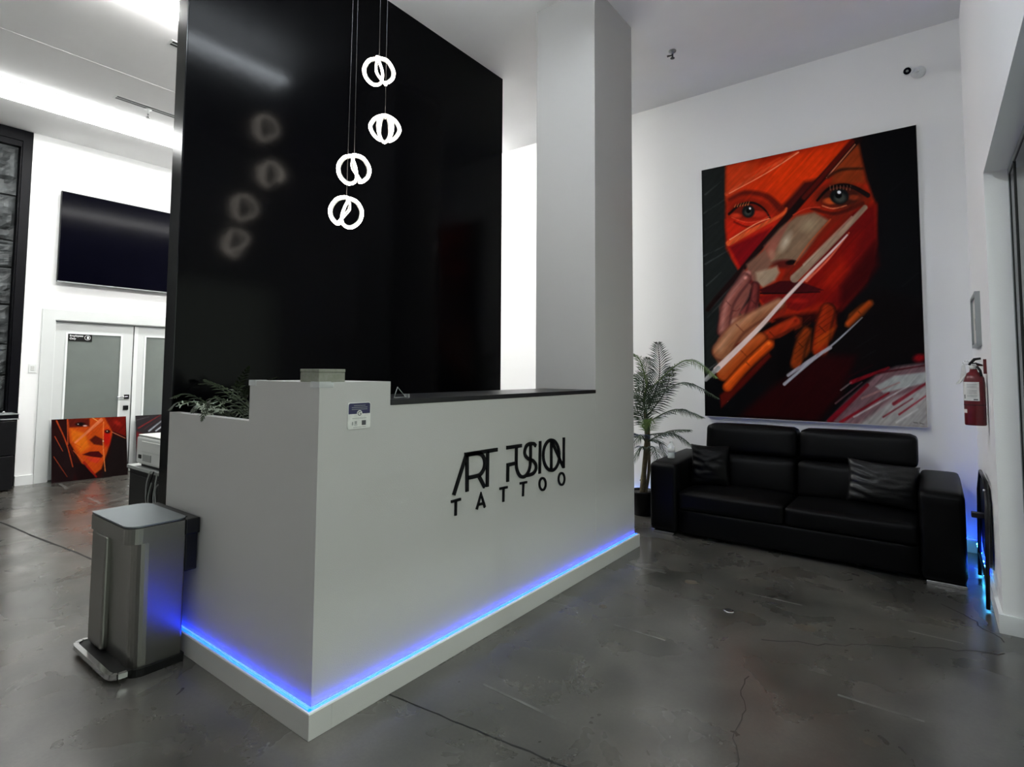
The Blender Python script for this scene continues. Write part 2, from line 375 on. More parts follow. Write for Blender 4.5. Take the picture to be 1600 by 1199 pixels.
# front panel with stepped top, built as one body
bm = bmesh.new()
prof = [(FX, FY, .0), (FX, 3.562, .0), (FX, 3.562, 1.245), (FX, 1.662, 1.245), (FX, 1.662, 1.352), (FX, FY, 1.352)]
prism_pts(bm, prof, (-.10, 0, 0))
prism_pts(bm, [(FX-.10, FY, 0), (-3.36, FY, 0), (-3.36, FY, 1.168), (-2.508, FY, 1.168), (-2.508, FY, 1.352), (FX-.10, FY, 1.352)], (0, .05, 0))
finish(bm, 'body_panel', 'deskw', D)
bm = bmesh.new()
add_box(bm, -2.508, FX-.10, FY+.05, 1.662, 0, 1.352); finish(bm, 'pedestal_block', 'deskw', D)
bm = bmesh.new()
add_box(bm, -3.36, -2.51, 1.66, 1.70, .0, 1.10); add_box(bm, -3.36, -2.51, FY+.05, 1.66, .98, 1.03); add_box(bm, -3.36, -3.35, FY+.05, 1.66, 1.03, 1.16)
add_box(bm, -2.514, -2.508, FY+.05, 1.66, 1.03, 1.352)
finish(bm, 'planter_trough', 'black', D)
box('soil', 'soil', -3.35, -2.514, FY+.05, 1.66, 1.03, 1.09, 0, D)
box('counter_top', 'black', -2.42, FX+.004, 1.664, 3.562, 1.245, 1.270, .002, D)
boxes('counter_back', 'black', [(-2.10, FX-.10, 1.664, 3.56, .0, 1.245)], D)
box('work_surface', 'black', -2.75, -2.10, 1.71, 3.56, .72, .75, .002, D)
# light strip in the ledge gap
Z0 = .0965
boxes('strip_core', 'cyan', [(FX+.012, FX+.024, FY-.024, 4.206, Z0-.002, Z0+.006), (-3.36, FX+.024, FY-.024, FY-.012, Z0-.002, Z0+.006)], D)
boxes('strip_glow', 'blue', [(FX+.001, FX+.011, FY-.011, 4.206, Z0-.002, Z0+.004), (-3.36, FX+.011, FY-.011, FY-.001, Z0-.002, Z0+.004)], D)
boxes('strip_lip', 'white', [(FX+.026, PX, PY+.007, 4.21, Z0-.001, Z0+.005), (-3.36, PX, PY, PY+.007, Z0-.001, Z0+.005)], D)

# lettering on the desk front (positions measured on the panel)
def LP(zx, zy):
    p = at(0, FX, 680+zx/6.667, 660+zy/6.667); return (p.y, p.z)
sign = thing('wall_lettering', 'black raised letters reading ART FUSION TATTOO on the white desk front', 'sign', (FX, 2.6, .64))
def stroke_letter(paths, wd, th=.008):
    bm = bmesh.new()
    for P in paths:
        closed = P[0] == P[-1] and len(P) > 3
        pts = [Vector(LP(*q)) for q in P]
        if closed: pts = pts[:-1]
        n = len(pts); L = []
        for i in range(n):
            if closed: d1 = (pts[i]-pts[i-1]).normalized(); d2 = (pts[(i+1) % n]-pts[i]).normalized()
            else:
                d1 = (pts[i]-pts[i-1]).normalized() if i else (pts[1]-pts[0]).normalized()
                d2 = (pts[i+1]-pts[i]).normalized() if i < n-1 else d1
            t = (d1+d2).normalized(); nn = Vector((-t.y, t.x)); s = min(1.6, 1/max(.4, nn.dot(Vector((-d1.y, d1.x)))))
            L.append((pts[i]+nn*wd/2*s, pts[i]-nn*wd/2*s))
        m_ = n if closed else n-1
        for i in range(m_):
            (a, b), (c, d) = L[i], L[(i+1) % n]
            prism_pts(bm, [(FX+.001, q.x, q.y) for q in (a, c, d, b)], (th, 0, 0))
    return finish(bm, 'letter', 'letter', sign)
def ell(cx, cy, rx, ry, n=28, a0=0, a1=360, sk=0):
    return [(cx+rx*math.cos(math.radians(a0+(a1-a0)*i/n)), cy+ry*math.sin(math.radians(a0+(a1-a0)*i/n))+sk*rx*math.cos(math.radians(a0+(a1-a0)*i/n))) for i in range(n+1)]
def spl(pts, k=6):
    out = []; n = len(pts)
    for i in range(n-1):
        p0, p1, p2, p3 = pts[max(i-1, 0)], pts[i], pts[i+1], pts[min(i+2, n-1)]
        for j in range(k):
            t = j/k
            out.append(tuple(.5*((2*p1[c])+(-p0[c]+p2[c])*t+(2*p0[c]-5*p1[c]+4*p2[c]-p3[c])*t*t+(-p0[c]+3*p1[c]-3*p2[c]+p3[c])*t**3) for c in (0, 1)))
    return out + [pts[-1]]
W1, W2 = .0205, .0135
stroke_letter([[(185, 758), (318, 335)]], W1)
stroke_letter([[(325, 722), (325, 335)], spl([(325, 340), (420, 325), (480, 340), (508, 400), (505, 470), (470, 535), (420, 560), (325, 580)]), [(448, 560), (508, 675)]], W1)
stroke_letter([[(300, 337), (640, 284)], [(540, 300), (535, 672)]], W1)
stroke_letter([[(738, 265), (893, 243)], [(748, 620), (750, 445), (842, 423)], spl([(840, 260), (838, 440), (852, 515), (880, 560), (915, 568), (950, 540), (975, 485), (986, 400), (988, 235)])], W1)
stroke_letter([spl([(1042, 248), (1022, 225), (985, 222), (945, 245), (926, 300), (932, 345), (965, 382), (1010, 400), (1040, 440), (1042, 490), (1010, 535), (950, 553)])], W1)
stroke_letter([[(1087, 195), (1082, 535)]], W1)
stroke_letter([ell(1203, 343, 84, 158, 32)], W1)
stroke_letter([[(1203, 190), (1203, 492)], [(1212, 205), (1326, 465)], [(1334, 158), (1332, 478)]], W1)
stroke_letter([[(160, 828), (258, 800)], [(208, 815), (205, 972)]], W2)
stroke_letter([[(425, 908), (470, 745), (510, 885)], [(440, 858), (497, 843)]], W2)
stroke_letter([[(666, 692), (745, 675)], [(705, 685), (703, 828)]], W2)
stroke_letter([[(876, 637), (948, 623)], [(912, 632), (908, 770)]], W2)
stroke_letter([ell(1112, 643, 33, 62, 22)], W2)
stroke_letter([ell(1310, 590, 31, 62, 22)], W2)

# payment notice on the desk
nt_ = thing('notice_plate', 'small white and navy rounded notice plate on the desk front below the grey block', 'sign', (FX, 1.5, 1.15))
def rrect(y0, y1, z0, z1, r, n=5):
    out = []
    for cy, cz, a0 in ((y1-r, z1-r, 0), (y0+r, z1-r, 90), (y0+r, z0+r, 180), (y1-r, z0+r, 270)):
        for i in range(n+1):
            a = math.radians(a0+90*i/n); out.append((cy+r*math.cos(a), cz+r*math.sin(a)))
    return out
def yz(name, m, pts, x, th, par):
    bm = bmesh.new(); prism_pts(bm, [(x, a, b) for a, b in pts], (th, 0, 0)); return finish(bm, name, m, par)
NA, NB, NC, ND = 1.434, 1.550, 1.154, 1.265
yz('plate', 'paper', rrect(NA, NB, NC, ND, .010), FX+.0005, .004, nt_)
top = [q for q in rrect(NA+.003, NB-.003, 1.218, ND-.003, .009)]
yz('navy_band', 'navy', [(NA+.003, 1.217)] + [q for q in rrect(NA+.003, NB-.003, 1.20, ND-.003, .008) if q[1] > 1.23][::-1] + [(NB-.003, 1.217)], FX+.0045, .0006, nt_)
cy_, cz_ = 1.492, 1.218
em_ = yz('round_emblem', 'paper', [(cy_+.014*math.cos(a*.314), cz_+.014*math.sin(a*.314)) for a in range(20)], FX+.0052, .0006, nt_)
def yzpath(name, m, pts, wd, x, th, par):
    bm = bmesh.new()
    for (a, b) in zip(pts, pts[1:]):
        a = Vector(a); b = Vector(b); t = (b-a).normalized(); nn = Vector((-t.y, t.x))*wd/2
        prism_pts(bm, [(x, q.x, q.y) for q in (a+nn, b+nn, b-nn, a-nn)], (th, 0, 0))
    return finish(bm, name, m, par)
yzpath('emblem_letter', 'ink', [(cy_+.008*math.cos(math.radians(a)), cz_+.008*math.sin(math.radians(a))) for a in range(45, 331, 15)] + [(cy_+.008, cz_), (cy_+.001, cz_)], .003, FX+.0058, .0005, em_)
for z, a, b, m_ in ((1.252, 1.462, 1.522, 'greyplastic'), (1.244, 1.452, 1.532, 'greyplastic'), (1.236, 1.452, 1.532, 'greyplastic'), (1.198, 1.456, 1.528, 'greyplastic'), (1.161, 1.462, 1.525, 'greyplastic')):
    boxes('text_line', m_, [(FX+.0046, FX+.0056, a, b, z-.001, z+.001)], nt_)
boxes('pictogram', 'greyplastic', [(FX+.0045, FX+.0052, 1.455, 1.461, 1.170, 1.184), (FX+.0045, FX+.0052, 1.466, 1.482, 1.169, 1.172), (FX+.0045, FX+.0052, 1.468, 1.480, 1.174, 1.187)], nt_)
boxes('pictogram', 'ink', [(FX+.0045, FX+.0052, 1.505, 1.526, 1.168, 1.188)], nt_)

# clear corner guards, grey block, easel on the counter
for (cx_, sx, lab) in ((-2.508, 1, 'clear plastic corner guard on the inner corner of the desk pedestal'), (FX, -1, 'clear plastic corner guard on the outer corner of the desk pedestal')):
    t = thing('corner_guard', lab, 'corner guard', (cx_, FY, 1.352))
    a, b = sorted((cx_-sx*.004, cx_+sx*.055))
    boxes('guard_top', 'clear', [(a, b, FY-.004, FY+.05, 1.352, 1.355)], t)
    boxes('guard_side', 'clear', [(a, b, FY-.004, FY, 1.330, 1.352)] + ([(FX, FX+.004, FY-.004, FY+.06, 1.330, 1.352)] if cx_ == FX else [(a, a+.004, FY, FY+.04, 1.330, 1.352)]), t)
t = thing('grey_block_box', 'small grey rectangular box standing on the tall desk pedestal', 'box', (-2.05, 1.37, 1.352))
box('box_body', 'grey', -2.12, -1.987, 1.310, 1.435, 1.352, 1.392, .002, t)
box('box_lid', 'grey', -2.121, -1.986, 1.309, 1.436, 1.393, 1.406, .002, t)
t = thing('counter_easel', 'small dark wire easel at the left end of the black counter', 'stand', (-2.05, 1.79, 1.27))
tube('easel_frame', 'greyplastic', [(-2.05, 1.756, 1.273), (-2.06, 1.785, 1.322), (-2.05, 1.828, 1.273), (-2.05, 1.756, 1.273)], .0022, t)
box('easel_prop', 'greyplastic', -2.075, -2.045, 1.842, 1.85, 1.27, 1.287, .001, t)

# ------------------------------------------------------------------ plants in the desk trough
def frond(bm, pts, llen, nl, wid=.008, droop=.25, side=None, tipf=.35, stem=.003, n=None):
    """arched stem with paired narrow leaflets"""
    P = [Vector(p) for p in spl3(pts, 8)]
    add_tube(bm, P, [stem*(1-.7*i/(len(P)-1)) for i in range(len(P))], 5)
    K = len(P)-1
    for k in range(nl):
        f = .12+.88*k/(nl-1); i = min(int(f*K), K-1); p = P[i].lerp(P[i+1], f*K-i); t = (P[i+1]-P[i]).normalized()
        sd = side if side else t.cross(Vector((0, 0, 1)))
        sd = Vector(sd); sd = (sd-t*sd.dot(t))
        if sd.length < .05: sd = t.orthogonal()
        sd.normalize()
        ll = llen*(math.sin(math.pi*min(1, (f*.82+.16)))**.6)*(1-.25*f)
        for s in (-1, 1):
            d = (sd*s + t*(.55+.6*f)).normalized(); d = (d+Vector((0, 0, -droop*random.uniform(.5, 1.3)))).normalized()
            e = p + d*ll*random.uniform(.85, 1.1); mid = p.lerp(e, .45) + Vector((0, 0, ll*.06))
            wv = t*wid*.5
            a = bm.verts.new(p-wv*.5); b = bm.verts.new(p+wv*.5); c = bm.verts.new(mid+wv); dd = bm.verts.new(mid-wv); ee = bm.verts.new(e+Vector((0, 0, -ll*.08)))
            bm.faces.new((a, b, c, dd)); bm.faces.new((dd, c, ee))
def spl3(pts, k):
    out = []; n = len(pts); pts = [Vector(p) for p in pts]
    for i in range(n-1):
        p0, p1, p2, p3 = pts[max(i-1, 0)], pts[i], pts[i+1], pts[min(i+2, n-1)]
        for j in range(k):
            t = j/k; out.append(.5*((2*p1)+(-p0+p2)*t+(2*p0-5*p1+4*p2-p3)*t*t+(-p0+3*p1-3*p2+p3)*t**3))
    return out + [pts[-1]]
def mk_frond(par, m, pts, **k):
    bm = bmesh.new(); frond(bm, pts, **k)
    me = bpy.data.meshes.new('frond'); bm.to_mesh(me); bm.free(); return link('frond', me, m, par)

fern = thing('artificial_fern', 'dark green artificial fern arching out of the desk trough', 'plant', (-2.75, 1.48, 1.09))
fb = Vector((-2.62, 1.50, 1.10)); fb2 = Vector((-2.95, 1.50, 1.10))
def W(px, py, y): return at(1, y, px, py)
for src, midp, tip, ym, yt, ll, nl in (
        (fb, (372, 618), (388, 574), 1.5, 1.5, .05, 18), (fb, (345, 608), (322, 594), 1.48, 1.45, .05, 18), (fb, (350, 606), (312, 600), 1.42, 1.38, .045, 16),
        (fb2, (300, 618), (268, 622), 1.40, 1.30, .05, 16), (fb2, (295, 628), (264, 640), 1.36, 1.28, .05, 14), (fb2, (310, 616), (283, 612), 1.52, 1.5, .05, 14),
        (fb, (340, 622), (315, 657), 1.36, 1.28, .045, 18), (fb2, (330, 610), (345, 592), 1.55, 1.58, .05, 14), (fb, (385, 625), (392, 600), 1.40, 1.38, .045, 14),
        (fb, (400, 610), (432, 590), 1.6, 1.66, .05, 16), (fb, (372, 640), (383, 655), 1.40, 1.36, .05, 12), (fb2, (320, 630), (300, 645), 1.4, 1.33, .045, 14)):
    mk_frond(fern, 'fern', [src, W(*midp, ym), W(*tip, yt)], llen=ll*1.25, nl=nl, wid=.017, droop=.15, stem=.005)
sprig = thing('pale_leaf_sprigs', 'pale glossy leaf sprigs lying over the front edge of the desk trough', 'plant', (-2.85, 1.40, 1.09))
def sprigf(p0, p1, p2, nl):
    bm = bmesh.new(); P = spl3([p0, p1, p2], 6); add_tube(bm, P, .002, 5); K = len(P)-1
    for k in range(nl):
        f = .25+.75*k/(nl-1); i = min(int(f*K), K-1); p = P[i].lerp(P[i+1], f*K-i)
        for s in (-1, 1):
            d = Vector((random.uniform(-.5, .5)+.3*s, random.uniform(-.8, .2), random.uniform(-.2, .6)*s)).normalized()*random.uniform(.014, .026)
            q = d.orthogonal().normalized()*random.uniform(.003, .006)
            v = [bm.verts.new(x) for x in (p, p+d*.5+q, p+d, p+d*.5-q)]; bm.faces.new(v)
    me = bpy.data.meshes.new('sprig'); bm.to_mesh(me); bm.free(); link('sprig', me, 'pale', sprig)
for a, b, c, n in (((350, 640), (330, 640), (308, 635), 12), ((362, 626), (345, 632), (315, 648), 14), ((355, 640), (338, 644), (322, 650), 12), ((312, 628), (300, 628), (280, 634), 10), ((372, 640), (355, 641), (340, 640), 8), ((340, 628), (325, 632), (310, 636), 10)):
    sprigf(W(*a, 1.42), W(*b, 1.38), W(*c, 1.31), n)

# ------------------------------------------------------------------ pendants
PA = [(.0, .0, .97), (.15, -.55, .80), (.10, -.93, .25), (.20, -.85, -.45), (.25, -.40, -.90), (.45, .05, -.82), (.85, .16, -.40), (.95, .05, .15), (.75, -.08, .65), (.15, .12, .97), (.20, .62, .76), (.05, .95, .20), (.20, .86, -.38), (.40, .52, -.78), (.35, .30, -.80), (-.55, .40, -.45), (-.85, .2, .0), (-.75, -.1, .5), (-.35, -.05, .88)]
PB = [(.0, -.14, .96), (.1, -.66, .66), (.1, -.96, .08), (.3, -.66, -.60), (.45, -.24, -.90), (.75, -.42, -.46), (.85, -.44, .10), (.75, -.22, .58), (.62, .0, .70), (.75, .22, .58), (.85, .44, .10), (.75, .42, -.46), (.45, .24, -.90), (.3, .66, -.60), (.1, .96, .08), (.1, .66, .66), (.0, .14, .96), (-.4, .25, .75), (-.85, .3, 0), (-.6, .0, -.6), (-.85, -.3, 0), (-.4, -.25, .75)]
def cspl(P, k=5):
    n = len(P); P = [Vector(p) for p in P]; out = []
    for i in range(n):
        p0, p1, p2, p3 = P[i-1], P[i], P[(i+1) % n], P[(i+2) % n]
        for j in range(k):
            t = j/k; out.append(.5*((2*p1)+(-p0+p2)*t+(2*p0-5*p1+4*p2-p3)*t*t+(-p0+3*p1-3*p2+p3)*t**3))
    return out
def pendant(c, shape, mir, tilt, label, cable_dx=0, cable_dy=0):
    c = Vector(c); t = thing('pendant_light', label, 'pendant light', c, 'pendant cluster over the desk')
    R = Matrix.Rotation(math.radians(-38), 3, 'Z') @ Matrix.Rotation(tilt, 3, 'X')
    L = [(p[0], p[1]*mir, p[2]) for p in shape]
    def loop(r): return [c + R @ (p*r) for p in cspl(L)]
    tube('led_loop', 'pend', loop(.096), .0078, t, 8, True)
    tube('inner_rim', 'greyplastic', loop(.083), .0045, t, 8, True)
    tube('cable', 'ink', [c+Vector((0, 0, .085)), Vector((c.x+cable_dx, c.y+cable_dy, H-.02))], .0013, t, 6)
    tube('cable_socket', 'chrome', [c+Vector((0, 0, .07)), c+Vector((0, 0, .105))], .005, t, 10)
    lathe('ceiling_rose', 'black', [(.045, 0), (.045, -.02), (.01, -.026)], (c.x+cable_dx, c.y+cable_dy, H), t, 20)
pendant((-2.70, 2.145, 3.245), PA, 1, .12, 'topmost of the four glowing looped globe pendants')
pendant((-2.70, 2.20, 2.905), PB, 1, 0, 'second glowing globe pendant from the top, hanging below the topmost one')
pendant((-2.72, 1.992, 2.585), PA, 1, .05, 'third glowing globe pendant from the top')
pendant((-2.72, 1.945, 2.318), PA, -1, -.1, 'lowest of the four glowing looped globe pendants', 0, .02)

# ------------------------------------------------------------------ trash can
tc = thing('pedal_bin', 'brushed steel rectangular pedal bin standing beside the reception desk', 'trash can', (-3.17, 1.12, 0))
def rprism(name, m, x0, x1, y0, y1, z0, z1, r, parent, rs=None, taper=0):
    """upright prism with rounded vertical corners; rs = radii per corner (x1y1, x0y1, x0y0, x1y0)"""
    rs = rs or (r,)*4; bm = bmesh.new(); rings = []
    for z, tp in ((z0, taper), (z0+(z1-z0)*.5, taper/2), (z1, 0)):
        ring = []
        for (cx, cy, a0, rr) in ((x1-tp-rs[0], y1-rs[0], 0, rs[0]), (x0+tp+rs[1], y1-rs[1], 90, rs[1]), (x0+tp+rs[2], y0+tp+rs[2], 180, rs[2]), (x1-tp-rs[3], y0+tp+rs[3], 270, rs[3])):
            for i in range(7):
                a = math.radians(a0+90*i/6); ring.append(bm.verts.new((cx+rr*math.cos(a), cy+rr*math.sin(a), z)))
        rings.append(ring)
    n = len(rings[0])
    for A, B in zip(rings, rings[1:]):
        for j in range(n): bm.faces.new((A[j], A[(j+1) % n], B[(j+1) % n], B[j]))
    bm.faces.new(rings[0][::-1]); bm.faces.new(rings[-1])
    o = finish(bm, name, m, parent)
    return o
rprism('body', 'steel', -3.425, -2.94, 1.015, 1.235, .035, .60, .05, tc, (.01, .01, .03, .06), .008)
box('front_fold', 'steel', -3.425, -3.235, .993, 1.03, .05, .595, .012, tc, 3)
rprism('top_band', 'steel', -3.438, -2.928, .985, 1.225, .60, .672, .05, tc, (.005, .005, .03, .06))
box('rear_hinge_housing', 'rubber', -3.43, -2.922, 1.225, 1.290, .598, .674, .006, tc)
box('rear_body', 'rubber', -3.40, -2.94, 1.232, 1.288, .42, .60, .006, tc)
bm = bmesh.new()
lid_ = rprism('lid', 'lid', -3.436, -2.930, .987, 1.24, .675, .682, .04, tc, (.05, .06, .03, .06))
lathe('hinge_screw', 'rubber', [(.004, .0), (.004, .003)], (-2.95, 1.235, .681), lid_, 10)
rprism('base', 'rubber', -3.42, -2.935, 1.015, 1.245, .0, .036, .05, tc, (.01, .01, .03, .06))
rprism('pedal', 'rubber', -3.452, -2.955, .952, 1.04, .018, .038, .03, tc, (.005, .005, .04, .04))
bm = bmesh.new()
pp = [(-3.455, 1.02), (-3.462, .985), (-3.448, .958), (-3.42, .950), (-3.0, .950), (-2.965, .956), (-2.948, .975), (-2.945, 1.01)]
for z0_, z1_ in ((.024, .046),):
    for (a, b) in zip(pp, pp[1:]):
        a = Vector(a); b = Vector(b); tt = (b-a).normalized(); nn = Vector((-tt.y, tt.x))*.011
        prism_pts(bm, [(q.x, q.y, z0_) for q in (a+nn, b+nn, b-nn, a-nn)], (0, 0, z1_-z0_))
finish(bm, 'pedal_rim', 'chrome', tc)

# ------------------------------------------------------------------ printer and cabinet behind the partition end
cb = thing('low_black_cabinet', 'low black cabinet behind the left end of the black partition', 'cabinet', (-3.95, 1.7, 0))
box('cabinet_body', 'black', -4.395, -3.50, 1.47, 2.0, 0, .735, .003, cb)
box('cabinet_top', 'greyplastic', -4.41, -3.50, 1.455, 2.01, .735, .757, .003, cb)
box('door_line', 'rubber', -4.37, -3.52, 1.462, 1.472, .06, .70, .003, cb)
for k in range(4):
    q = random.Random(k+3); x = -3.98+.05*k
    tag(tube('power_cable', 'rubber' if k % 2 else 'greyplastic', spl3([(x, 1.445, .76), (x+q.uniform(-.06, .02), 1.44, .68), (x-.06+q.uniform(-.04, .04), 1.445, .58), (x+q.uniform(-.05, .05), 1.442, .50), (x-.02, 1.445, .60+.02*k), (x+.03, 1.442, .69)], 8), .0045, None, 6),
        ('leftmost', 'second', 'third', 'rightmost')[k] + ' of the four dark cables looping down below the printer', 'cable', 'cables below the printer')
pr_ = thing('desktop_printer', 'white desktop printer on the black cabinet beside the partition', 'printer', (-4.05, 1.6, .757))
box('printer_body', 'printer', -4.30, -3.80, 1.47, 1.85, .775, .955, .014, pr_, 3)
box('printer_lid', 'printer', -4.29, -3.81, 1.475, 1.85, .957, .966, .004, pr_)
box('base_foot', 'rubber', -4.26, -3.84, 1.49, 1.83, .757, .775, 0, pr_)
box('power_socket', 'rubber', -4.25, -4.21, 1.465, 1.475, .812, .838, .002, pr_)
box('rating_label', 'greyplastic', -4.18, -4.05, 1.466, 1.474, .800, .845, .001, pr_)
box('rear_flap', 'printer', -4.2, -3.88, 1.465, 1.474, .86, .93, .004, pr_)

# ------------------------------------------------------------------ television
tv = thing('wall_television', 'large black flat television on the white wall above the double doors', 'television', (LW, 3.1, 2.5))
box('wall_mount', 'rubber', LW, LW+.05, 2.7, 3.5, 2.8, 3.3, 0, tv)
box('casing', 'black', LW+.05, LW+.085, 2.045, 4.10, 2.497, 3.66, .006, tv)
box('screen', 'tv', LW+.085, LW+.088, 2.055, 4.09, 2.515, 3.65, .001, tv)
box('bottom_bezel', 'alu', LW+.083, LW+.09, 2.045, 4.10, 2.495, 2.508, .001, tv)

# ------------------------------------------------------------------ double doors
cas = struct(boxes('door_1', 'casing', [(LW, LW+.022, DY0-.13, DY0, 0, DZ), (LW, LW+.022, DY1, DY1+.13, 0, DZ), (LW, LW+.022, DY0-.13, DY1+.13, DZ, DZ+.13)]))
def door_leaf(y0, y1, hinge):
    x0, x1 = LW-.09, LW-.05
    r = box('door_leaf', 'casing', x0, x1, y0, y1, .01, .20, .002, cas)
    boxes('door_stile', 'casing', [(x0, x1, y0, y0+.125, .20, 2.0), (x0, x1, y1-.135, y1, .20, 2.0), (x0, x1, y0+.125, y1-.135, 1.86, 2.0)], cas)
    boxes('glass_bead', 'white', [(x1, x1+.010, y0+.115, y0+.137, .19, 1.87), (x1, x1+.010, y1-.147, y1-.125, .19, 1.87), (x1, x1+.010, y0+.137, y1-.147, 1.855, 1.875), (x1, x1+.010, y0+.137, y1-.147, .19, .21)], cas)
    box('frosted_pane', 'glassdoor', x0+.015, x1-.006, y0+.125, y1-.135, .20, 1.86, 0, cas)
door_leaf(DY0+.01, 2.945, 0); door_leaf(2.965, DY1-.01, 1)
box('astragal', 'white', LW-.055, LW-.038, 2.955, 3.0, .01, 1.995, .002, cas)
box('door_gap', 'gasket', LW-.085, LW-.06, 2.945, 2.965, .01, 2.0, 0, cas)
boxes('door_jamb', 'white', [(LW-.2, LW, DY0-.001, DY0+.01, 0, DZ), (LW-.2, LW, DY1-.01, DY1+.001, 0, DZ), (LW-.2, LW, DY0, DY1, DZ-.012, DZ+.001)], cas)
xh = LW-.05
hnd = box('door_handle', 'black', xh, xh+.012, 2.865, 2.925, .995, 1.055, .002, cas)
box('door_lever', 'chrome', xh+.012, xh+.05, 2.885, 2.90, 1.015, 1.033, .002, hnd); box('door_lever', 'chrome', xh+.038, xh+.052, 2.77, 2.90, 1.016, 1.032, .003, hnd)
box('door_lock', 'black', xh, xh+.014, 2.86, 2.92, .845, .905, .002, cas)
# sign on the first door
ds = thing('door_sign', 'small black sign reading Employees Only on the left glass door', 'sign', (xh, 2.34, 1.80))
box('sign_plate', 'rubber', xh-.0055, xh+.003, 2.225, 2.475, 1.765, 1.860, .001, ds)
def text(body, size, y, z, x, m, par):
    cu = bpy.data.curves.new('sign_text', 'FONT'); cu.body = body; cu.size = size; cu.extrude = .0008; cu.offset = size*.02
    o = bpy.data.objects.new('t', cu); COL.objects.link(o)
    o.matrix_world = Matrix.Translation((x, y, z)) @ Matrix(((0, 0, 1, 0), (1, 0, 0, 0), (0, 1, 0, 0), (0, 0, 0, 1)))
    dg = bpy.context.evaluated_depsgraph_get(); dg.update(); me = bpy.data.meshes.new_from_object(o.evaluated_get(dg)); me.transform(o.matrix_world)
    bpy.data.objects.remove(o); me.materials.clear(); return link('sign_text', me, m, par)
text('Employees', .033, 2.237, 1.822, xh+.0035, 'white', ds); text('Only', .033, 2.237, 1.785, xh+.0035, 'white', ds)
bm = bmesh.new(); add_tube(bm, [(xh+.004, 2.425+.030*math.cos(a*.2618), 1.812+.030*math.sin(a*.2618)) for a in range(24)], .0025, 5, True)
finish(bm, 'sign_ring', 'white', ds)
box('sign_hand', 'white', xh+.003, xh+.005, 2.420, 2.440, 1.795, 1.83, .003, ds)
# light switch
t = thing('light_switch', 'white wall switch between the black stone panel and the double doors', 'switch', (LW, 1.875, 1.36))
box('switch_plate', 'white', LW, LW+.008, 1.838, 1.912, 1.352, 1.462, .003, t); box('rocker', 'printer', LW+.008, LW+.013, 1.858, 1.892, 1.378, 1.436, .002, t)

# ------------------------------------------------------------------ black stone feature on the far left
XF = LW+.0
wf = struct(box('wall_feature', 'black', LW-.35, LW-.12, -1.2, 1.765, 0, H))
FR1, FR0 = 1.762, 1.655
fr = thing('feature_frame', 'black wooden frame around the dark stone panel on the far left', 'frame', (XF, 1.7, 0))
bm = bmesh.new()
add_box(bm, LW-.12, XF+.005, FR0+.015, FR1, .0, H-.005, .003); add_box(bm, LW-.12, XF-.015, FR0-.0, FR0+.02, .0, 4.12, .003)
add_box(bm, LW-.12, XF+.005, -1.2, FR0+.02, 4.19, H-.005, .003); add_box(bm, LW-.12, XF-.015, -1.2, FR0+.02, 4.12, 4.20, .003)
finish(bm, 'frame_board', 'blackframe', fr)
sp = thing('stone_panel', 'rough dark grey split stone panel inside the black frame on the far left', 'stone panel', (XF, 1.3, .9))
def stone(y0, y1, z0, z1, sl0, sl1, seed):
    q = random.Random(seed); nx, nz = 16, 14; bm = bmesh.new(); off = Vector((q.uniform(0, 50), q.uniform(0, 50), q.uniform(0, 50)))
    from mathutils import noise
    G = []
    for i in range(nx+1):
        row = []
        for j in range(nz+1):
            u, v = i/nx, j/nz; y = y0+(y1-y0)*u; zb = z0+sl0*(u-.5)+.02*noise.noise(Vector((y*5, z0*3, 1))); zt = z1+sl1*(u-.5)+.02*noise.noise(Vector((y*5, z1*3, 1))); z = zb+(zt-zb)*v
            e = min(u, 1-u, v, 1-v); edge = min(1, e*7)
            d = .02+.02*min(1, e*14) + .075*edge*noise.fractal(Vector((y*3.0, z*5.0, 0))+off, .8, 2.2, 5) + .05*edge*abs(noise.noise(Vector((y*6+z*8, z*7-y*3, 3))+off))
            row.append(bm.verts.new((LW-.12+max(.004, d)+.02, y, z)))
        G.append(row)
    for i in range(nx):
        for j in range(nz): bm.faces.new((G[i][j], G[i+1][j], G[i+1][j+1], G[i][j+1]))
    # close the back
    b = [bm.verts.new((LW-.119, y, z)) for (y, z) in ((y0, z0), (y1, z0), (y1, z1), (y0, z1))]
    bm.faces.new(b[::-1])
    loops = ([G[i][0] for i in range(nx+1)], [G[nx][j] for j in range(nz+1)], [G[i][nz] for i in range(nx, -1, -1)], [G[0][j] for j in range(nz, -1, -1)])
    for k, lp in enumerate(loops):
        c0, c1 = b[k], b[(k+1) % 4]
        try: bm.faces.new([c0] + lp[:] + [c1])
        except Exception: pass
    o = finish(bm, 'stone', 'stone', sp, False); return o
zc = [.90, 1.30, 1.72, 2.18, 2.60, 2.98, 3.50, 4.13]
for c in range(4):
    y1 = 1.652-.62*c; y0 = y1-.61
    for k in range(7):
        o_ = .06*math.sin(c*3+k)
        stone(y0, y1-.006, zc[k]+.012+(o_ if c else 0), zc[k+1]-.012+(o_ if c and k < 6 else 0), .06*math.sin(k*2.1), .06*math.sin((k+1)*2.1) if k < 6 else 0, 10*c+k)
cn = thing('black_credenza', 'black credenza with glossy top below the stone panel at the far left', 'cabinet', (LW+.3, 1.0, 0))
box('credenza_body', 'black', LW-.0, LW+.34, -1.0, 1.685, .02, .40, .004, cn); box('credenza_drawer', 'black', LW-.0, LW+.345, -1.0, 1.69, .415, .80, .004, cn)
box('credenza_top', 'alu', LW-.0, LW+.355, -1.0, 1.71, .815, .828, .003, cn)
box('top_slab', 'blackframe', LW-.0, LW+.35, -1.0, 1.705, .828, .872, .003, cn); box('top_edge', 'alu', LW, LW+.356, -1.0, 1.71, .872, .880, .002, cn)
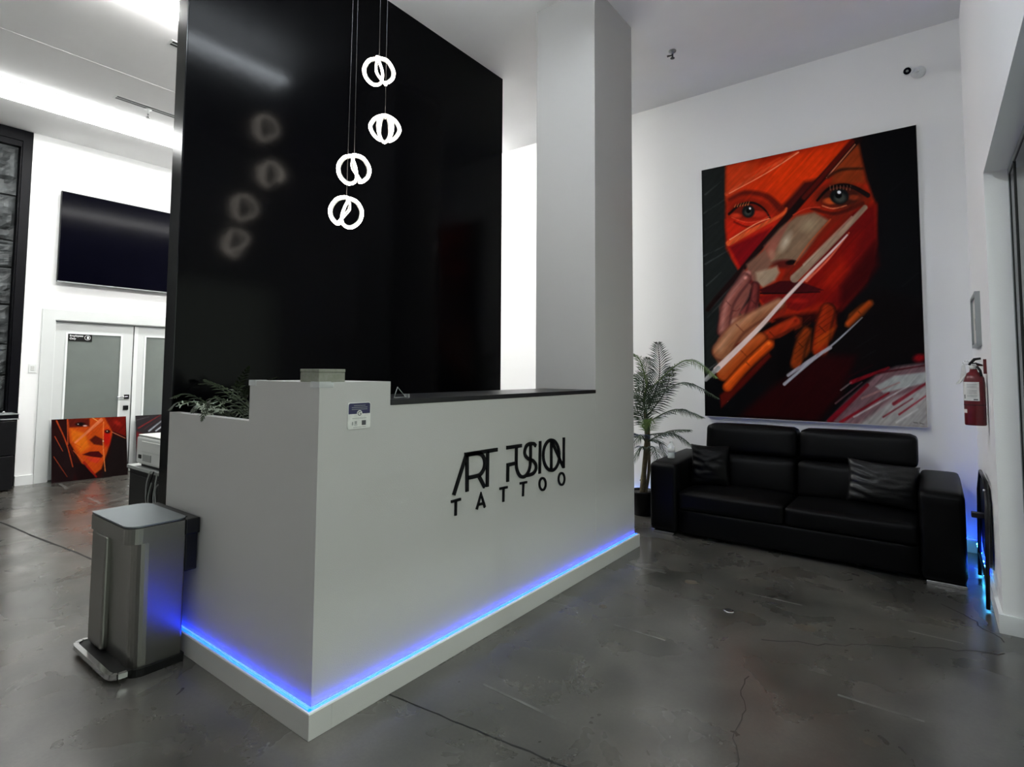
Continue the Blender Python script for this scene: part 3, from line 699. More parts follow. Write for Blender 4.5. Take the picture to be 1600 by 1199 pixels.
lathe('small_knob', 'chrome', [(.006, 0), (.014, .012), (.014, .024), (.004, .03)], (LW+.2, 1.60, .880), cn, 12)

# ------------------------------------------------------------------ paintings (colour only, painted stroke by stroke on a mesh)
def lin(c): 
    c = np.asarray(c, float)/255; return np.where(c <= .04045, c/12.92, ((c+.055)/1.055)**2.4)
class Painter:
    def __init__(s, quad, nx, ny, bg):
        # quad: source corner coords TL,TR,BR,BL in the measuring frame; canvas u to right, v down
        src = [(0, 0), (1, 0), (1, 1), (0, 1)]; A = []; B = []
        for (u, v), (x, y) in zip(src, quad):
            A += [[u, v, 1, 0, 0, 0, -u*x, -v*x], [0, 0, 0, u, v, 1, -u*y, -v*y]]; B += [x, y]
        h = np.linalg.solve(np.array(A, float), np.array(B, float))
        U, V = np.meshgrid(np.linspace(0, 1, nx), np.linspace(0, 1, ny)); w_ = h[6]*U+h[7]*V+1
        s.X = (h[0]*U+h[1]*V+h[2])/w_; s.Y = (h[3]*U+h[4]*V+h[5])/w_; s.C = np.ones((ny, nx, 3))*np.array(bg, float); s.rng = np.random.default_rng(3)
        s.tx = s.streak()
    def vn(s, x, y, seed):
        xi = np.floor(x).astype(int); yi = np.floor(y).astype(int); fx = x-xi; fy = y-yi; fx = fx*fx*(3-2*fx); fy = fy*fy*(3-2*fy)
        def hh(a, b): 
            t = np.sin(a*127.1+b*311.7+seed*74.7)*43758.5453; return t-np.floor(t)
        return (hh(xi, yi)*(1-fx)+hh(xi+1, yi)*fx)*(1-fy)+(hh(xi, yi+1)*(1-fx)+hh(xi+1, yi+1)*fx)*fy
    def streak(s, ang=-48, a=90, b=7):
        c, d = math.cos(math.radians(ang)), math.sin(math.radians(ang)); p = s.X*c+s.Y*d; q = -s.X*d+s.Y*c
        return .5*s.vn(p/a, q/b, 1)+.3*s.vn(p/a*2, q/b*2.2, 2)+.2*s.vn(p/14, q/14, 3)
    def put(s, m, col, var=.25):
        var = var*.6; c = np.array(col, float)*(1+var*(s.tx[..., None]-.5)*2); s.C = s.C*(1-m[..., None]) + c*m[..., None]
    def ell(s, cx, cy, rx, ry, col, soft=.3, rot=0, a=1, var=.2):
        r = math.radians(rot); x = (s.X-cx)*math.cos(r)+(s.Y-cy)*math.sin(r); y = -(s.X-cx)*math.sin(r)+(s.Y-cy)*math.cos(r)
        d = np.sqrt((x/rx)**2+(y/ry)**2); s.put(a*np.clip((1-d)/soft, 0, 1), col, var)
    def line(s, pts, w0, w1, col, a=1, soft=2., var=.3, dry=0.):
        if len(pts) > 2: pts = spl(pts, 5)
        n = len(pts)-1; best = np.full(s.X.shape, 1e9)
        for i in range(n):
            (x0, y0), (x1, y1) = pts[i], pts[i+1]; dx, dy = x1-x0, y1-y0; L = dx*dx+dy*dy+1e-9
            t = np.clip(((s.X-x0)*dx+(s.Y-y0)*dy)/L, 0, 1); d = np.hypot(s.X-x0-t*dx, s.Y-y0-t*dy); f = (i+t)/n
            best = np.minimum(best, d-(w0+(w1-w0)*f)/2)
        m = a*np.clip(.5-best/soft, 0, 1)
        if dry: m = m*np.clip((s.tx-dry)*4+.5, 0, 1)
        s.put(m, col, var)
    def poly(s, pts, col, soft=6., a=1, var=.25):
        ins = np.zeros(s.X.shape, bool); best = np.full(s.X.shape, 1e9); n = len(pts)
        for i in range(n):
            (x0, y0), (x1, y1) = pts[i], pts[(i+1) % n]; dx, dy = x1-x0, y1-y0
            t = np.clip(((s.X-x0)*dx+(s.Y-y0)*dy)/(dx*dx+dy*dy+1e-9), 0, 1); best = np.minimum(best, np.hypot(s.X-x0-t*dx, s.Y-y0-t*dy))
            if y0 != y1: ins ^= ((y0 > s.Y) != (y1 > s.Y)) & (s.X < dx*(s.Y-y0)/(y1-y0)+x0)
        sd = np.where(ins, -best, best); s.put(a*np.clip(.5-sd/soft, 0, 1), col, var)
    def mesh(s, name, corners, parent, gain, m, red=0.):
        TL, TR, BR, BL = [np.array(c, float) for c in corners]; ny, nx = s.X.shape
        U, V = np.meshgrid(np.linspace(0, 1, nx), np.linspace(0, 1, ny)); U = U[..., None]; V = V[..., None]
        P = (TL*(1-U)+TR*U)*(1-V)+(BL*(1-U)+BR*U)*V
        me = bpy.data.meshes.new(name); N = nx*ny; idx = np.arange(N).reshape(ny, nx)
        q = np.stack([idx[:-1, :-1], idx[1:, :-1], idx[1:, 1:], idx[:-1, 1:]], -1).reshape(-1, 4)
        me.vertices.add(N); me.vertices.foreach_set('co', P.reshape(-1)); me.loops.add(q.size); me.loops.foreach_set('vertex_index', q.reshape(-1).astype(np.int32))
        me.polygons.add(len(q)); me.polygons.foreach_set('loop_start', np.arange(0, q.size, 4, dtype=np.int32)); me.update(calc_edges=True)
        k_ = np.clip((s.C[..., 0]-s.C[..., 1])/110, 0, 1); s.C[..., 1] *= 1-red*k_; s.C[..., 2] *= 1-red*k_
        ca = me.color_attributes.new('paint', 'FLOAT_COLOR', 'POINT'); c = np.ones((N, 4)); c[:, :3] = np.clip(lin(np.clip(s.C, 0, 255).reshape(-1, 3))*gain, 0, .9); ca.data.foreach_set('color', c.reshape(-1))
        return link(name, me, m, parent)
def paint_mat(rough):
    m = bpy.data.materials.new('oil_paint'); m.use_nodes = True; nt = m.node_tree; p = nt.nodes['Principled BSDF']; a = nt.nodes.new('ShaderNodeAttribute'); a.attribute_name = 'paint'
    nt.links.new(a.outputs['Color'], p.inputs['Base Color']); p.inputs['Roughness'].default_value = rough; p.inputs['Specular IOR Level'].default_value = .03
    return m
M['oil'] = paint_mat(.55)

p = Painter([(36, 210), (840, 36), (886, 1168), (50, 1128)], 340, 450, (7, 7, 9))
P = p.poly; Ln = p.line; El = p.ell
P([(36, 205), (130, 190), (128, 470), (200, 600), (110, 800), (95, 960), (50, 990)], (24, 27, 26), 20)
for a, b in (((50, 300), (110, 250)), ((45, 370), (120, 320)), ((45, 530), (130, 488)), ((50, 560), (150, 500)), ((55, 640), (110, 590)), ((60, 735), (190, 600)), ((60, 760), (150, 660)), ((50, 430), (100, 400))):
    Ln([a, b], 6, 2, (62, 66, 66), .6, 4, .5, .3)
face = [(128, 190), (400, 125), (630, 80), (655, 200), (695, 330), (692, 480), (655, 620), (560, 730), (470, 780), (300, 780), (215, 640), (150, 540), (125, 420)]
P(face, (140, 36, 10), 14)
P([(140, 215), (380, 150), (590, 95), (520, 200), (400, 320), (330, 340), (200, 285), (135, 300)], (196, 62, 10), 30)
P([(300, 200), (560, 110), (470, 230), (350, 300), (300, 270)], (214, 70, 8), 50, .8)
P([(128, 190), (260, 170), (160, 300), (128, 320)], (178, 72, 26), 20, .8)
P([(535, 190), (625, 90), (650, 255), (520, 260)], (120, 52, 18), 16)
P([(620, 85), (660, 80), (720, 330), (690, 330), (655, 240)], (10, 8, 9), 16)
P([(128, 395), (300, 370), (330, 400), (220, 560), (180, 585), (130, 500)], (178, 40, 14), 18)
P([(140, 495), (300, 420), (215, 560), (185, 580)], (110, 8, 16), 14)
P([(340, 340), (420, 250), (470, 240), (400, 340), (360, 380)], (60, 14, 12), 18)
# forehead strokes
Ln([(130, 298), (260, 215), (395, 140)], 14, 7, (196, 96, 48), .8, 4, .5, .2); Ln([(140, 295), (280, 218), (400, 140)], 3, 4, (238, 176, 130), .9, 2)
Ln([(200, 235), (330, 160)], 8, 4, (206, 96, 50), .6, 6)
# left eye
El(215, 358, 88, 48, (96, 22, 10), .6); Ln([(140, 318), (200, 292), (280, 305), (330, 350)], 12, 26, (72, 14, 12), .8, 12)
Ln([(140, 372), (180, 338), (230, 330), (270, 352), (292, 385)], 10, 6, (20, 8, 8), 1, 5); El(245, 372, 45, 16, (168, 52, 28), .5); El(165, 378, 26, 12, (190, 70, 34), .6)
El(212, 362, 27, 27, (18, 20, 20), .25); El(210, 366, 17, 15, (52, 56, 52), .5); El(212, 360, 10, 10, (4, 4, 4), .3); El(218, 351, 5, 5, (235, 235, 235), .4)
Ln([(150, 385), (200, 402), (250, 398), (290, 380)], 4, 3, (210, 96, 60), .8, 3); Ln([(160, 402), (210, 420), (260, 405)], 8, 4, (90, 14, 10), .8, 6)
for k in range(6): Ln([(160+k*10, 346-k*1.5), (166+k*10, 334-k*2)], 3, 1, (224, 160, 90), .8, 2)
# diagonal dark band
Ln([(625, 85), (520, 200), (430, 300), (370, 370), (280, 470), (180, 590), (100, 680), (60, 730)], 30, 16, (22, 8, 8), 1, 6, .4)
Ln([(600, 100), (500, 220), (420, 310)], 20, 16, (86, 16, 10), .8, 8)
Ln([(612, 110), (505, 235)], 3, 4, (214, 150, 110), .9, 2)
# orange stroke below left eye
Ln([(138, 482), (240, 425), (335, 375), (355, 350)], 20, 8, (206, 110, 50), .95, 5, .5); Ln([(142, 468), (240, 408), (290, 388)], 4, 3, (236, 190, 140), .9, 2)
# nose and cheek planes
P([(520, 385), (690, 330), (695, 480), (655, 620), (560, 730), (480, 690), (430, 560)], (92, 10, 10), 24)
P([(420, 395), (620, 345), (520, 470), (390, 610), (330, 640)], (108, 30, 14), 10)
P([(392, 378), (460, 362), (515, 395), (470, 450), (425, 515), (385, 560), (300, 560), (272, 540), (285, 480), (330, 425)], (120, 100, 78), 14)
P([(270, 490), (370, 395), (330, 470), (300, 540), (272, 540)], (136, 84, 70), 10, .8)
El(352, 475, 22, 55, (178, 166, 144), .9, 28); El(440, 410, 50, 36, (150, 134, 106), .9, -30); El(300, 522, 18, 26, (146, 108, 88), .7)
El(345, 558, 62, 22, (78, 22, 18), .6, -4); El(372, 552, 26, 12, (16, 6, 6), .5, -8)
P([(205, 560), (275, 500), (300, 560), (240, 640), (215, 650)], (112, 84, 68), 12)
P([(240, 590), (320, 565), (330, 590), (312, 620), (268, 648), (245, 630)], (152, 136, 112), 12)
Ln([(520, 390), (440, 480), (385, 560)], 5, 4, (190, 96, 44), .7, 4); Ln([(560, 390), (450, 505), (370, 590)], 12, 8, (124, 26, 12), .8, 6)
# right eye
El(560, 305, 120, 58, (58, 22, 14), .5); Ln([(510, 232), (560, 205), (640, 200)], 14, 8, (36, 16, 10), .8, 8); El(520, 322, 34, 16, (176, 88, 34), .5); El(608, 308, 30, 14, (120, 50, 24), .6)
Ln([(470, 320), (510, 278), (560, 262), (610, 272), (660, 300)], 8, 18, (16, 8, 8), 1, 5)
El(553, 304, 39, 33, (16, 18, 18), .2); El(556, 310, 28, 22, (58, 62, 56), .5); El(550, 300, 15, 14, (3, 3, 3), .3); El(552, 289, 8, 7, (250, 250, 250), .3)
for k in range(7): Ln([(520+k*12, 277-abs(k-3)*-1.5), (518+k*13, 262)], 3, 1, (150, 110, 84), .7, 2)
Ln([(490, 340), (530, 350), (580, 338)], 5, 4, (210, 140, 96), .8, 3, .5); Ln([(450, 350), (540, 368), (640, 330)], 12, 16, (56, 14, 10), .8, 8); Ln([(380, 375), (430, 350), (480, 345)], 4, 4, (190, 80, 50), .8, 3)
# cheek light
P([(430, 620), (560, 480), (640, 430), (600, 560), (520, 690), (450, 720)], (112, 14, 8), 30); P([(500, 590), (560, 530), (590, 580), (530, 650), (480, 640)], (146, 32, 10), 40, .8)
P([(560, 640), (690, 470), (700, 560), (650, 640), (560, 730)], (52, 4, 5), 30)
# lips
P([(252, 655), (330, 622), (385, 620), (430, 632), (495, 655), (430, 668), (340, 668), (270, 672)], (56, 8, 12), 6)
P([(248, 680), (340, 668), (485, 662), (450, 715), (400, 735), (340, 720), (275, 712)], (108, 16, 14), 8); Ln([(258, 668), (340, 668), (480, 662)], 6, 4, (22, 4, 6), 1, 4); El(400, 695, 45, 14, (150, 30, 20), .8)
P([(300, 760), (560, 725), (520, 850), (440, 880), (330, 800)], (40, 6, 6), 20)
# shadows under
P([(300, 790), (560, 760), (700, 640), (886, 700), (870, 900), (600, 960), (350, 1020), (200, 1000)], (9, 6, 7), 26)
# pink hand
P([(108, 800), (104, 720), (135, 670), (195, 580), (222, 585), (232, 620), (215, 680), (185, 735), (175, 760), (120, 815)], (122, 78, 68), 12)
El(208, 600, 14, 22, (208, 160, 148), .7, 25); Ln([(215, 620), (245, 650), (240, 700)], 14, 22, (80, 22, 22), .8, 8); P([(180, 740), (220, 690), (250, 700), (250, 730), (200, 770)], (112, 56, 52), 8)
Ln([(118, 725), (165, 735), (180, 725)], 3, 3, (84, 36, 34), .8, 4)
P([(88, 900), (100, 840), (150, 770), (180, 750), (250, 728), (330, 688), (352, 700), (345, 725), (290, 775), (220, 830), (150, 900), (105, 955)], (134, 92, 64), 12)
El(160, 785, 36, 26, (190, 160, 146), .8, -30); El(110, 880, 22, 40, (168, 130, 130), .8, 10); Ln([(240, 740), (320, 700)], 16, 12, (172, 128, 78), .7, 8); Ln([(150, 870), (200, 845), (235, 810)], 8, 6, (96, 28, 20), .8, 6)
Ln([(205, 780), (280, 745)], 5, 4, (130, 50, 30), .7, 5)
P([(340, 700), (360, 715), (350, 745), (300, 770), (270, 780)], (120, 34, 18), 6)
P([(265, 800), (340, 760), (300, 790), (260, 815)], (10, 4, 5), 6)
# orange fingers
P([(105, 965), (180, 890), (250, 820), (330, 790), (385, 752), (412, 760), (412, 790), (330, 830), (280, 850), (200, 910), (130, 1000)], (146, 60, 16), 12)
P([(300, 800), (385, 752), (412, 765), (405, 795), (330, 832), (290, 835)], (126, 34, 10), 12); El(388, 772, 20, 14, (120, 28, 12), .6, -20); El(245, 835, 40, 18, (150, 110, 64), .8, -25)
P([(118, 1025), (160, 960), (230, 880), (285, 838), (308, 845), (305, 872), (250, 920), (180, 980), (130, 1040)], (176, 80, 12), 11)
El(282, 852, 18, 14, (216, 128, 24), .8, -30); Ln([(170, 960), (240, 885), (280, 845)], 4, 3, (110, 34, 8), .8, 4); Ln([(200, 925), (240, 905)], 8, 4, (226, 160, 60), .6, 6)
P([(105, 1050), (190, 985), (290, 890), (300, 905), (190, 1020), (110, 1100)], (74, 14, 8), 10)
# right fingers
P([(372, 945), (385, 870), (400, 820), (425, 790), (450, 800), (448, 880), (430, 905)], (98, 42, 10), 14); P([(458, 880), (462, 790), (480, 720), (505, 700), (535, 715), (546, 790), (525, 840)], (94, 26, 8), 14)
P([(460, 885), (465, 820), (540, 790), (510, 850)], (136, 64, 12), 20, .9); P([(575, 790), (592, 745), (640, 705), (678, 692), (682, 708), (645, 748), (600, 780)], (122, 56, 12), 11)
for k in range(5): Ln([(390, 900-k*24), (445, 850-k*24)], 4, 3, (76, 26, 10), .6, 4); Ln([(465, 840-k*24), (540, 790-k*22)], 4, 3, (90, 14, 8), .6, 4)
P([(320, 850), (385, 800), (370, 940), (335, 1040), (318, 1000)], (6, 4, 5), 10)
# fingers, each with a dark rim, a body and a lit ridge
def finger(pts, w0, w1, base, rim, hl, tip=None):
    Ln(pts, w0+10, w1+10, rim, .9, 10); Ln(pts, w0, w1, base, 1, 12, .3)
    off = [(x-w0*.12, y-w0*.16) for x, y in pts]; Ln(off, w0*.42, w1*.4, hl, .75, w0*.4, .3)
    x, y = pts[1]; Ln([(x-w0*.2, y-w0*.15), (x+w0*.2, y+w0*.25)], 4, 3, rim, .5, 5)
    if tip: El(pts[-1][0]-2, pts[-1][1]-2, w1*.34, w1*.28, tip, .8, -40)
finger([(118, 810), (138, 705), (203, 612)], 40, 30, (120, 76, 66), (58, 24, 26), (168, 124, 112), (206, 158, 146))
finger([(215, 760), (232, 700), (240, 640)], 30, 20, (92, 40, 38), (40, 12, 16), (116, 60, 56))
finger([(112, 885), (180, 795), (330, 706)], 66, 32, (140, 98, 64), (70, 28, 18), (184, 146, 112))
finger([(225, 872), (300, 818), (392, 772)], 40, 34, (138, 46, 14), (40, 8, 6), (168, 66, 24), (120, 26, 12))
finger([(122, 968), (195, 890), (262, 838)], 54, 38, (154, 78, 26), (70, 24, 10), (186, 112, 52))
finger([(135, 1018), (212, 932), (292, 858)], 32, 30, (184, 84, 14), (58, 14, 6), (222, 128, 34), (228, 140, 40))
finger([(392, 930), (410, 860), (432, 812)], 42, 30, (112, 48, 12), (24, 8, 6), (136, 62, 16))
finger([(482, 876), (492, 800), (512, 732)], 60, 48, (124, 40, 10), (20, 6, 6), (150, 54, 14)); P([(462, 878), (470, 830), (530, 800), (508, 850)], (160, 78, 14), 18, .8)
finger([(588, 782), (630, 738), (668, 704)], 22, 22, (140, 64, 14), (22, 8, 6), (164, 84, 24))
for k in range(6): Ln([(388, 915-k*20), (446, 862-k*20)], 3, 2, (60, 20, 8), .6, 4); Ln([(462, 860-k*22), (540, 806-k*22)], 3, 2, (66, 12, 8), .6, 4)
for k in range(4): Ln([(140+k*26, 985-k*26), (170+k*30, 940-k*22)], 2, 2, (120, 50, 14), .5, 4)
# big pale strokes
Ln([(385, 612), (470, 530), (560, 440), (650, 345)], 32, 18, (142, 128, 106), .95, 5, .4); Ln([(420, 560), (600, 380)], 8, 6, (180, 164, 140), .7, 5)
Ln([(430, 620), (520, 530), (590, 440)], 12, 4, (206, 120, 84), .9, 4, .5); Ln([(460, 585), (540, 500)], 7, 5, (170, 40, 14), .7, 3)
Ln([(92, 955), (180, 870), (260, 790), (340, 700), (430, 605), (520, 515), (583, 448)], 22, 5, (214, 198, 190), 1, 3, .12)
Ln([(52, 992), (100, 948)], 16, 16, (140, 140, 140), .9, 4, .5); Ln([(55, 960), (95, 930)], 5, 3, (90, 90, 90), .7, 4)
# lower right
P([(180, 1130), (300, 1020), (480, 900), (620, 900), (560, 1050), (470, 1150)], (34, 4, 6), 30)
P([(505, 1150), (590, 1060), (690, 975), (770, 940), (880, 925), (890, 1170), (700, 1170)], (104, 84, 88), 14, 1, .5)
P([(690, 1015), (760, 975), (880, 960), (885, 1000), (720, 1040)], (150, 156, 154), 8, .9); P([(620, 1165), (760, 1060), (885, 1010), (890, 1170)], (148, 148, 146), 16, .9, .3)
for a, b, w_, c in (((520, 1145), (660, 1010), 22, (96, 4, 20)), ((560, 1150), (740, 1040), 12, (116, 10, 26)), ((600, 1000), (740, 945), 16, (110, 14, 26)), ((700, 965), (880, 935), 8, (60, 10, 18)), ((760, 1080), (885, 1000), 14, (110, 26, 40)), ((720, 1130), (830, 1060), 6, (90, 12, 26)), ((640, 1060), (780, 1000), 8, (150, 120, 116)), ((540, 1080), (640, 1000), 5, (110, 80, 86)), ((590, 980), (680, 935), 6, (40, 4, 10)), ((560, 1030), (600, 1000), 4, (150, 140, 140)), ((610, 1130), (820, 1010), 6, (176, 178, 176)), ((780, 1120), (880, 1050), 7, (120, 20, 36)), ((770, 1150), (850, 1100), 8, (172, 172, 172))):
    Ln([a, b], w_, w_*.6, c, .85, 5, .5)
El(855, 908, 34, 22, (112, 10, 18), .7, -10)
Ln([(348, 1008), (440, 930), (540, 850), (640, 757)], 12, 3, (150, 150, 156), 1, 3, .25); Ln([(362, 975), (450, 915), (520, 870)], 12, 14, (150, 148, 156), .9, 4, .5, .35)
for a, b in (((620, 870), (700, 820)), ((740, 290), (800, 240)), ((790, 640), (850, 590)), ((690, 880), (640, 910))): Ln([a, b], 4, 2, (34, 36, 40), .5, 6)
Ln([(835, 1150), (850, 1152)], 4, 3, (70, 66, 66), .8, 2); Ln([(858, 1152), (872, 1156)], 3, 3, (70, 66, 66), .8, 2)
PYY = 5.63
bp = thing('portrait_painting', 'huge red and black oil portrait of a face behind a hand hanging above the sofa', 'painting', (-.95, PYY, .96))
x0, x1, z0, z1 = -1.853, -.042, .962, 3.493
box('stretcher_edge', 'blackframe', x0, x1, PYY+.001, BK-.002, z0, z1, 0, bp)
boxes('canvas_edge', 'printer', [(x1, x1+.004, PYY, BK-.002, z0, z1), (x0, x1, PYY, BK-.002, z0-.004, z0)], bp)
p.mesh('canvas', [(x0, PYY, z1), (x1, PYY, z1), (x1, PYY, z0), (x0, PYY, z0)], bp, 1.22, 'oil', .28)

# small portrait leaning on the doors
p = Painter([(460, 320), (1125, 290), (1140, 812), (460, 888)], 150, 150, (40, 12, 12)); P = p.poly; Ln = p.line; El = p.ell
P([(600, 310), (700, 310), (905, 300), (930, 290), (1010, 330), (1000, 470), (960, 600), (905, 760), (840, 810), (760, 760), (690, 640), (620, 520)], (196, 84, 20), 14)
P([(630, 400), (760, 440), (800, 560), (720, 620), (640, 500)], (226, 128, 24), 30); P([(820, 400), (900, 400), (900, 520), (810, 540)], (190, 82, 18), 20)
P([(605, 310), (800, 310), (800, 380), (620, 390)], (90, 26, 16), 16); El(718, 360, 60, 24, (30, 12, 12), .5); El(760, 374, 26, 9, (226, 190, 180), .5); El(722, 358, 20, 14, (10, 6, 8), .4); El(698, 360, 5, 5, (240, 240, 240), .4)
El(955, 480, 46, 100, (186, 26, 14), .5); El(960, 425, 34, 22, (40, 10, 10), .5); El(957, 422, 8, 7, (210, 180, 160), .5); El(1020, 395, 34, 24, (206, 100, 36), .6)
P([(800, 500), (850, 460), (930, 500), (920, 550), (840, 540)], (84, 24, 14), 14)
P([(735, 632), (800, 605), (880, 600), (920, 640), (905, 660), (820, 650)], (70, 10, 14), 8); P([(760, 650), (830, 655), (905, 665), (870, 710), (800, 690)], (206, 66, 40), 10)
P([(930, 290), (1125, 290), (1125, 470), (1000, 420)], (110, 22, 14), 18); El(1050, 350, 50, 30, (160, 40, 26), .7, 30)
P([(1000, 470), (1130, 480), (1140, 812), (900, 850), (930, 740), (980, 620)], (26, 18, 18), 20); P([(640, 700), (760, 720), (860, 850), (700, 870)], (24, 10, 12), 16)
P([(460, 480), (600, 560), (680, 760), (640, 888), (460, 888)], (30, 16, 18), 20)
Ln([(670, 525), (780, 430), (905, 320)], 14, 30, (228, 140, 90), .95, 6); Ln([(505, 330), (590, 520), (650, 740)], 14, 8, (200, 86, 36), .9, 5); Ln([(603, 320), (606, 540)], 12, 8, (206, 96, 46), .9, 5)
Ln([(490, 470), (560, 600)], 8, 5, (200, 90, 50), .9, 4); Ln([(480, 650), (600, 830)], 8, 5, (176, 76, 40), .8, 4); Ln([(925, 340), (922, 560), (940, 780)], 8, 8, (232, 150, 80), .9, 4); El(922, 510, 7, 10, (255, 230, 200), .6)
Ln([(1000, 430), (1120, 485)], 6, 5, (230, 150, 110), .9, 4); Ln([(655, 595), (780, 730)], 7, 5, (216, 110, 60), .9, 4); Ln([(820, 300), (870, 330)], 8, 6, (236, 190, 110), .9, 4); Ln([(640, 520), (730, 570)], 8, 6, (206, 90, 30), .8, 4)
Ln([(750, 700), (860, 830)], 22, 16, (150, 26, 20), .8, 8); Ln([(620, 560), (660, 640)], 18, 10, (90, 20, 14), .7, 8)
cor = [at(0, -8.80, 80.5, 656), at(0, -8.70, 196.9, 650.8), at(2, 0.004, 199.5, 742), at(2, 0.004, 80.5, 755.4)]
sp2 = thing('leaning_portrait_canvas', 'orange and red portrait canvas leaning against the left glass door', 'painting', (-8.66, 2.47, 0))
p.mesh('canvas', cor, sp2, .62, 'oil', .15)
def slab_back(cor, th, par):
    bm = bmesh.new(); n = (cor[1]-cor[0]).cross(cor[3]-cor[0]).normalized(); n = n if n.x < 0 else -n
    prism_pts(bm, [c+n*.0008 for c in cor], n*th); finish(bm, 'stretcher_edge', 'blackframe', par)
slab_back(cor, .02, sp2)
p = Painter([(1190, 288), (1740, 262), (1740, 800), (1200, 830)], 110, 110, (42, 38, 40)); Ln = p.line; P = p.poly
P([(1190, 440), (1300, 500), (1300, 700), (1190, 700)], (96, 24, 26), 30)
for a, b, w_, c in (((1210, 410), (1400, 285), 12, (120, 34, 34)), ((1260, 420), (1440, 285), 8, (70, 40, 42)), ((1300, 440), (1460, 300), 14, (150, 156, 164)), ((1360, 440), (1480, 340), 12, (190, 196, 204)), ((1200, 330), (1300, 300), 8, (80, 78, 80)), ((1420, 300), (1600, 420), 20, (180, 90, 40)), ((1400, 600), (1600, 500), 30, (170, 60, 30))):
    Ln([a, b], w_, w_*.6, c, .9, 5, .5)
c2 = [Vector((-8.80, 2.985, .765)), Vector((-8.76, 3.76, .765)), Vector((-8.62, 3.76, .004)), Vector((-8.66, 2.985, .004))]
sp3 = thing('leaning_abstract_canvas', 'dark streaked canvas leaning on the second glass door behind the printer', 'painting', (-8.64, 3.37, 0))
p.mesh('canvas', c2, sp3, .9, 'oil'); slab_back(c2, .02, sp3)

# ------------------------------------------------------------------ sofa
so = thing('leather_sofa', 'black leather two seat sofa with chrome feet under the big portrait', 'sofa', (-.95, 5.1, 0))
SL, SR, SF = -2.035, .150, 4.655
AL, AR = -1.787, -.100
def armfn(co, u):
    f = (co.y-SF)/.9; co = Vector(co); co.z += .03*f*(1 if u.z > 0 else 0); return co
softbox('armrest', 'leather', SL, AL, SF, 5.56, .022, .607, .035, (.004, .006, .012), 10, so, armfn)
softbox('armrest', 'leather', AR, SR, SF, 5.56, .022, .607, .035, (.004, .006, .012), 10, so, armfn)
softbox('seat_base', 'leather', AL+.002, AR-.002, SF+.015, 5.5, .030, .235, .02, (0, .004, 0), 10, so)
SM = -.945
softbox('seat_cushion', 'leather', AL+.004, SM-.002, SF+.003, 5.30, .225, .385, .035, (0, .008, .022), 14, so)
softbox('seat_cushion', 'leather', SM+.002, AR-.004, SF+.003, 5.30, .225, .375, .035, (0, .008, .022), 14, so)
def backfn(co, u):
    co = Vector(co); co.y += (co.z-.4)*.16; return co
def headfn(co, u):
    co = Vector(co); co.y += (co.z-.4)*.16; return co
softbox('back_frame', 'leather', SL+.02, SR-.02, 5.42, 5.58, .05, .60, .03, (0, 0, 0), 8, so)
softbox('back_frame', 'leather', -1.70, AR-.03, 5.44, 5.57, .55, .86, .03, (0, 0, 0), 8, so)
for a, b in ((-1.735, SM-.004), (SM+.008, AR+.0)):
    softbox('back_cushion', 'leather', a, b, 5.14, 5.40, .36, .66, .045, (0, .02, .0), 12, so, backfn)
    softbox('headrest', 'leather', a+.004, b-.004, 5.20, 5.42, .668, .915, .045, (0, .012, .012), 12, so, headfn)
for k, (x0_, x1_) in enumerate(((SL+.035, AL-.03), (AR+.03, SR-.005))):
    for y in (SF+.01, 5.42):
        box('foot', 'chrome', x0_, x1_, y-.004, y+.06, .0, .024, .003, so)
def cushion(name, label, c, half, rot, m, seed, dent=.0):
    """scatter cushion with pinched corners and creases"""
    R = rot; q = random.Random(seed); from mathutils import noise
    t = thing(name, label, 'cushion', c); n = 26; bm = bmesh.new(); G = {}
    for s in (1, -1):
        for i in range(n+1):
            for j in range(n+1):
                if s == -1 and (i in (0, n) or j in (0, n)): G[s, i, j] = G[1, i, j]; continue
                u, v = i/n*2-1, j/n*2-1; pin = 1-.10*(u*u*(1-v*v)+v*v*(1-u*u))*0
                x = u*half[0]*(1-.07*(1-abs(v)**2)*abs(u)**3); z = v*half[1]*(1-.07*(1-abs(u)**2)*abs(v)**3)
                th = half[2]*(max(0, (1-u*u))*max(0, (1-v*v)))**.42
                cr = .010*noise.noise(Vector((u*2+seed, v*9, s)))*(1-u*u) + .016*max(0, -u-.2)*math.sin(v*17+u*6+1.5*noise.noise(Vector((u*3, v*3, seed))))*(1-v*v)*(1-u*u)**.5*2
                P_ = Vector((x, s*th + cr*s, z)); P_ = R @ P_ + Vector(c)
                G[s, i, j] = bm.verts.new(P_)
    for s in (1, -1):
        for i in range(n):
            for j in range(n):
                f = (G[s, i, j], G[s, i+1, j], G[s, i+1, j+1], G[s, i, j+1])
                bm.faces.new(f if s == -1 else f[::-1])
    finish(bm, 'cushion_cover', m, t, True)
    edge = [R @ Vector((math.copysign(1, 0) and x*half[0], 0, z*half[1])) + Vector(c) for x, z in ()]
    return t
R1 = Matrix.Rotation(math.radians(-12), 3, 'X') @ Matrix.Rotation(math.radians(5), 3, 'Y')
cushion('throw_cushion', 'shiny black satin cushion at the right end of the sofa', (-.33, 5.085, .555), (.235, .165, .075), Matrix.Rotation(math.radians(10), 3, 'Z') @ R1, 'satin', 3)
cushion('throw_cushion', 'black cushion leaning in the left corner of the sofa', (-1.62, 5.05, .565), (.17, .185, .07), Matrix.Rotation(math.radians(12), 3, 'Z') @ Matrix.Rotation(math.radians(-14), 3, 'X'), 'leather', 5)
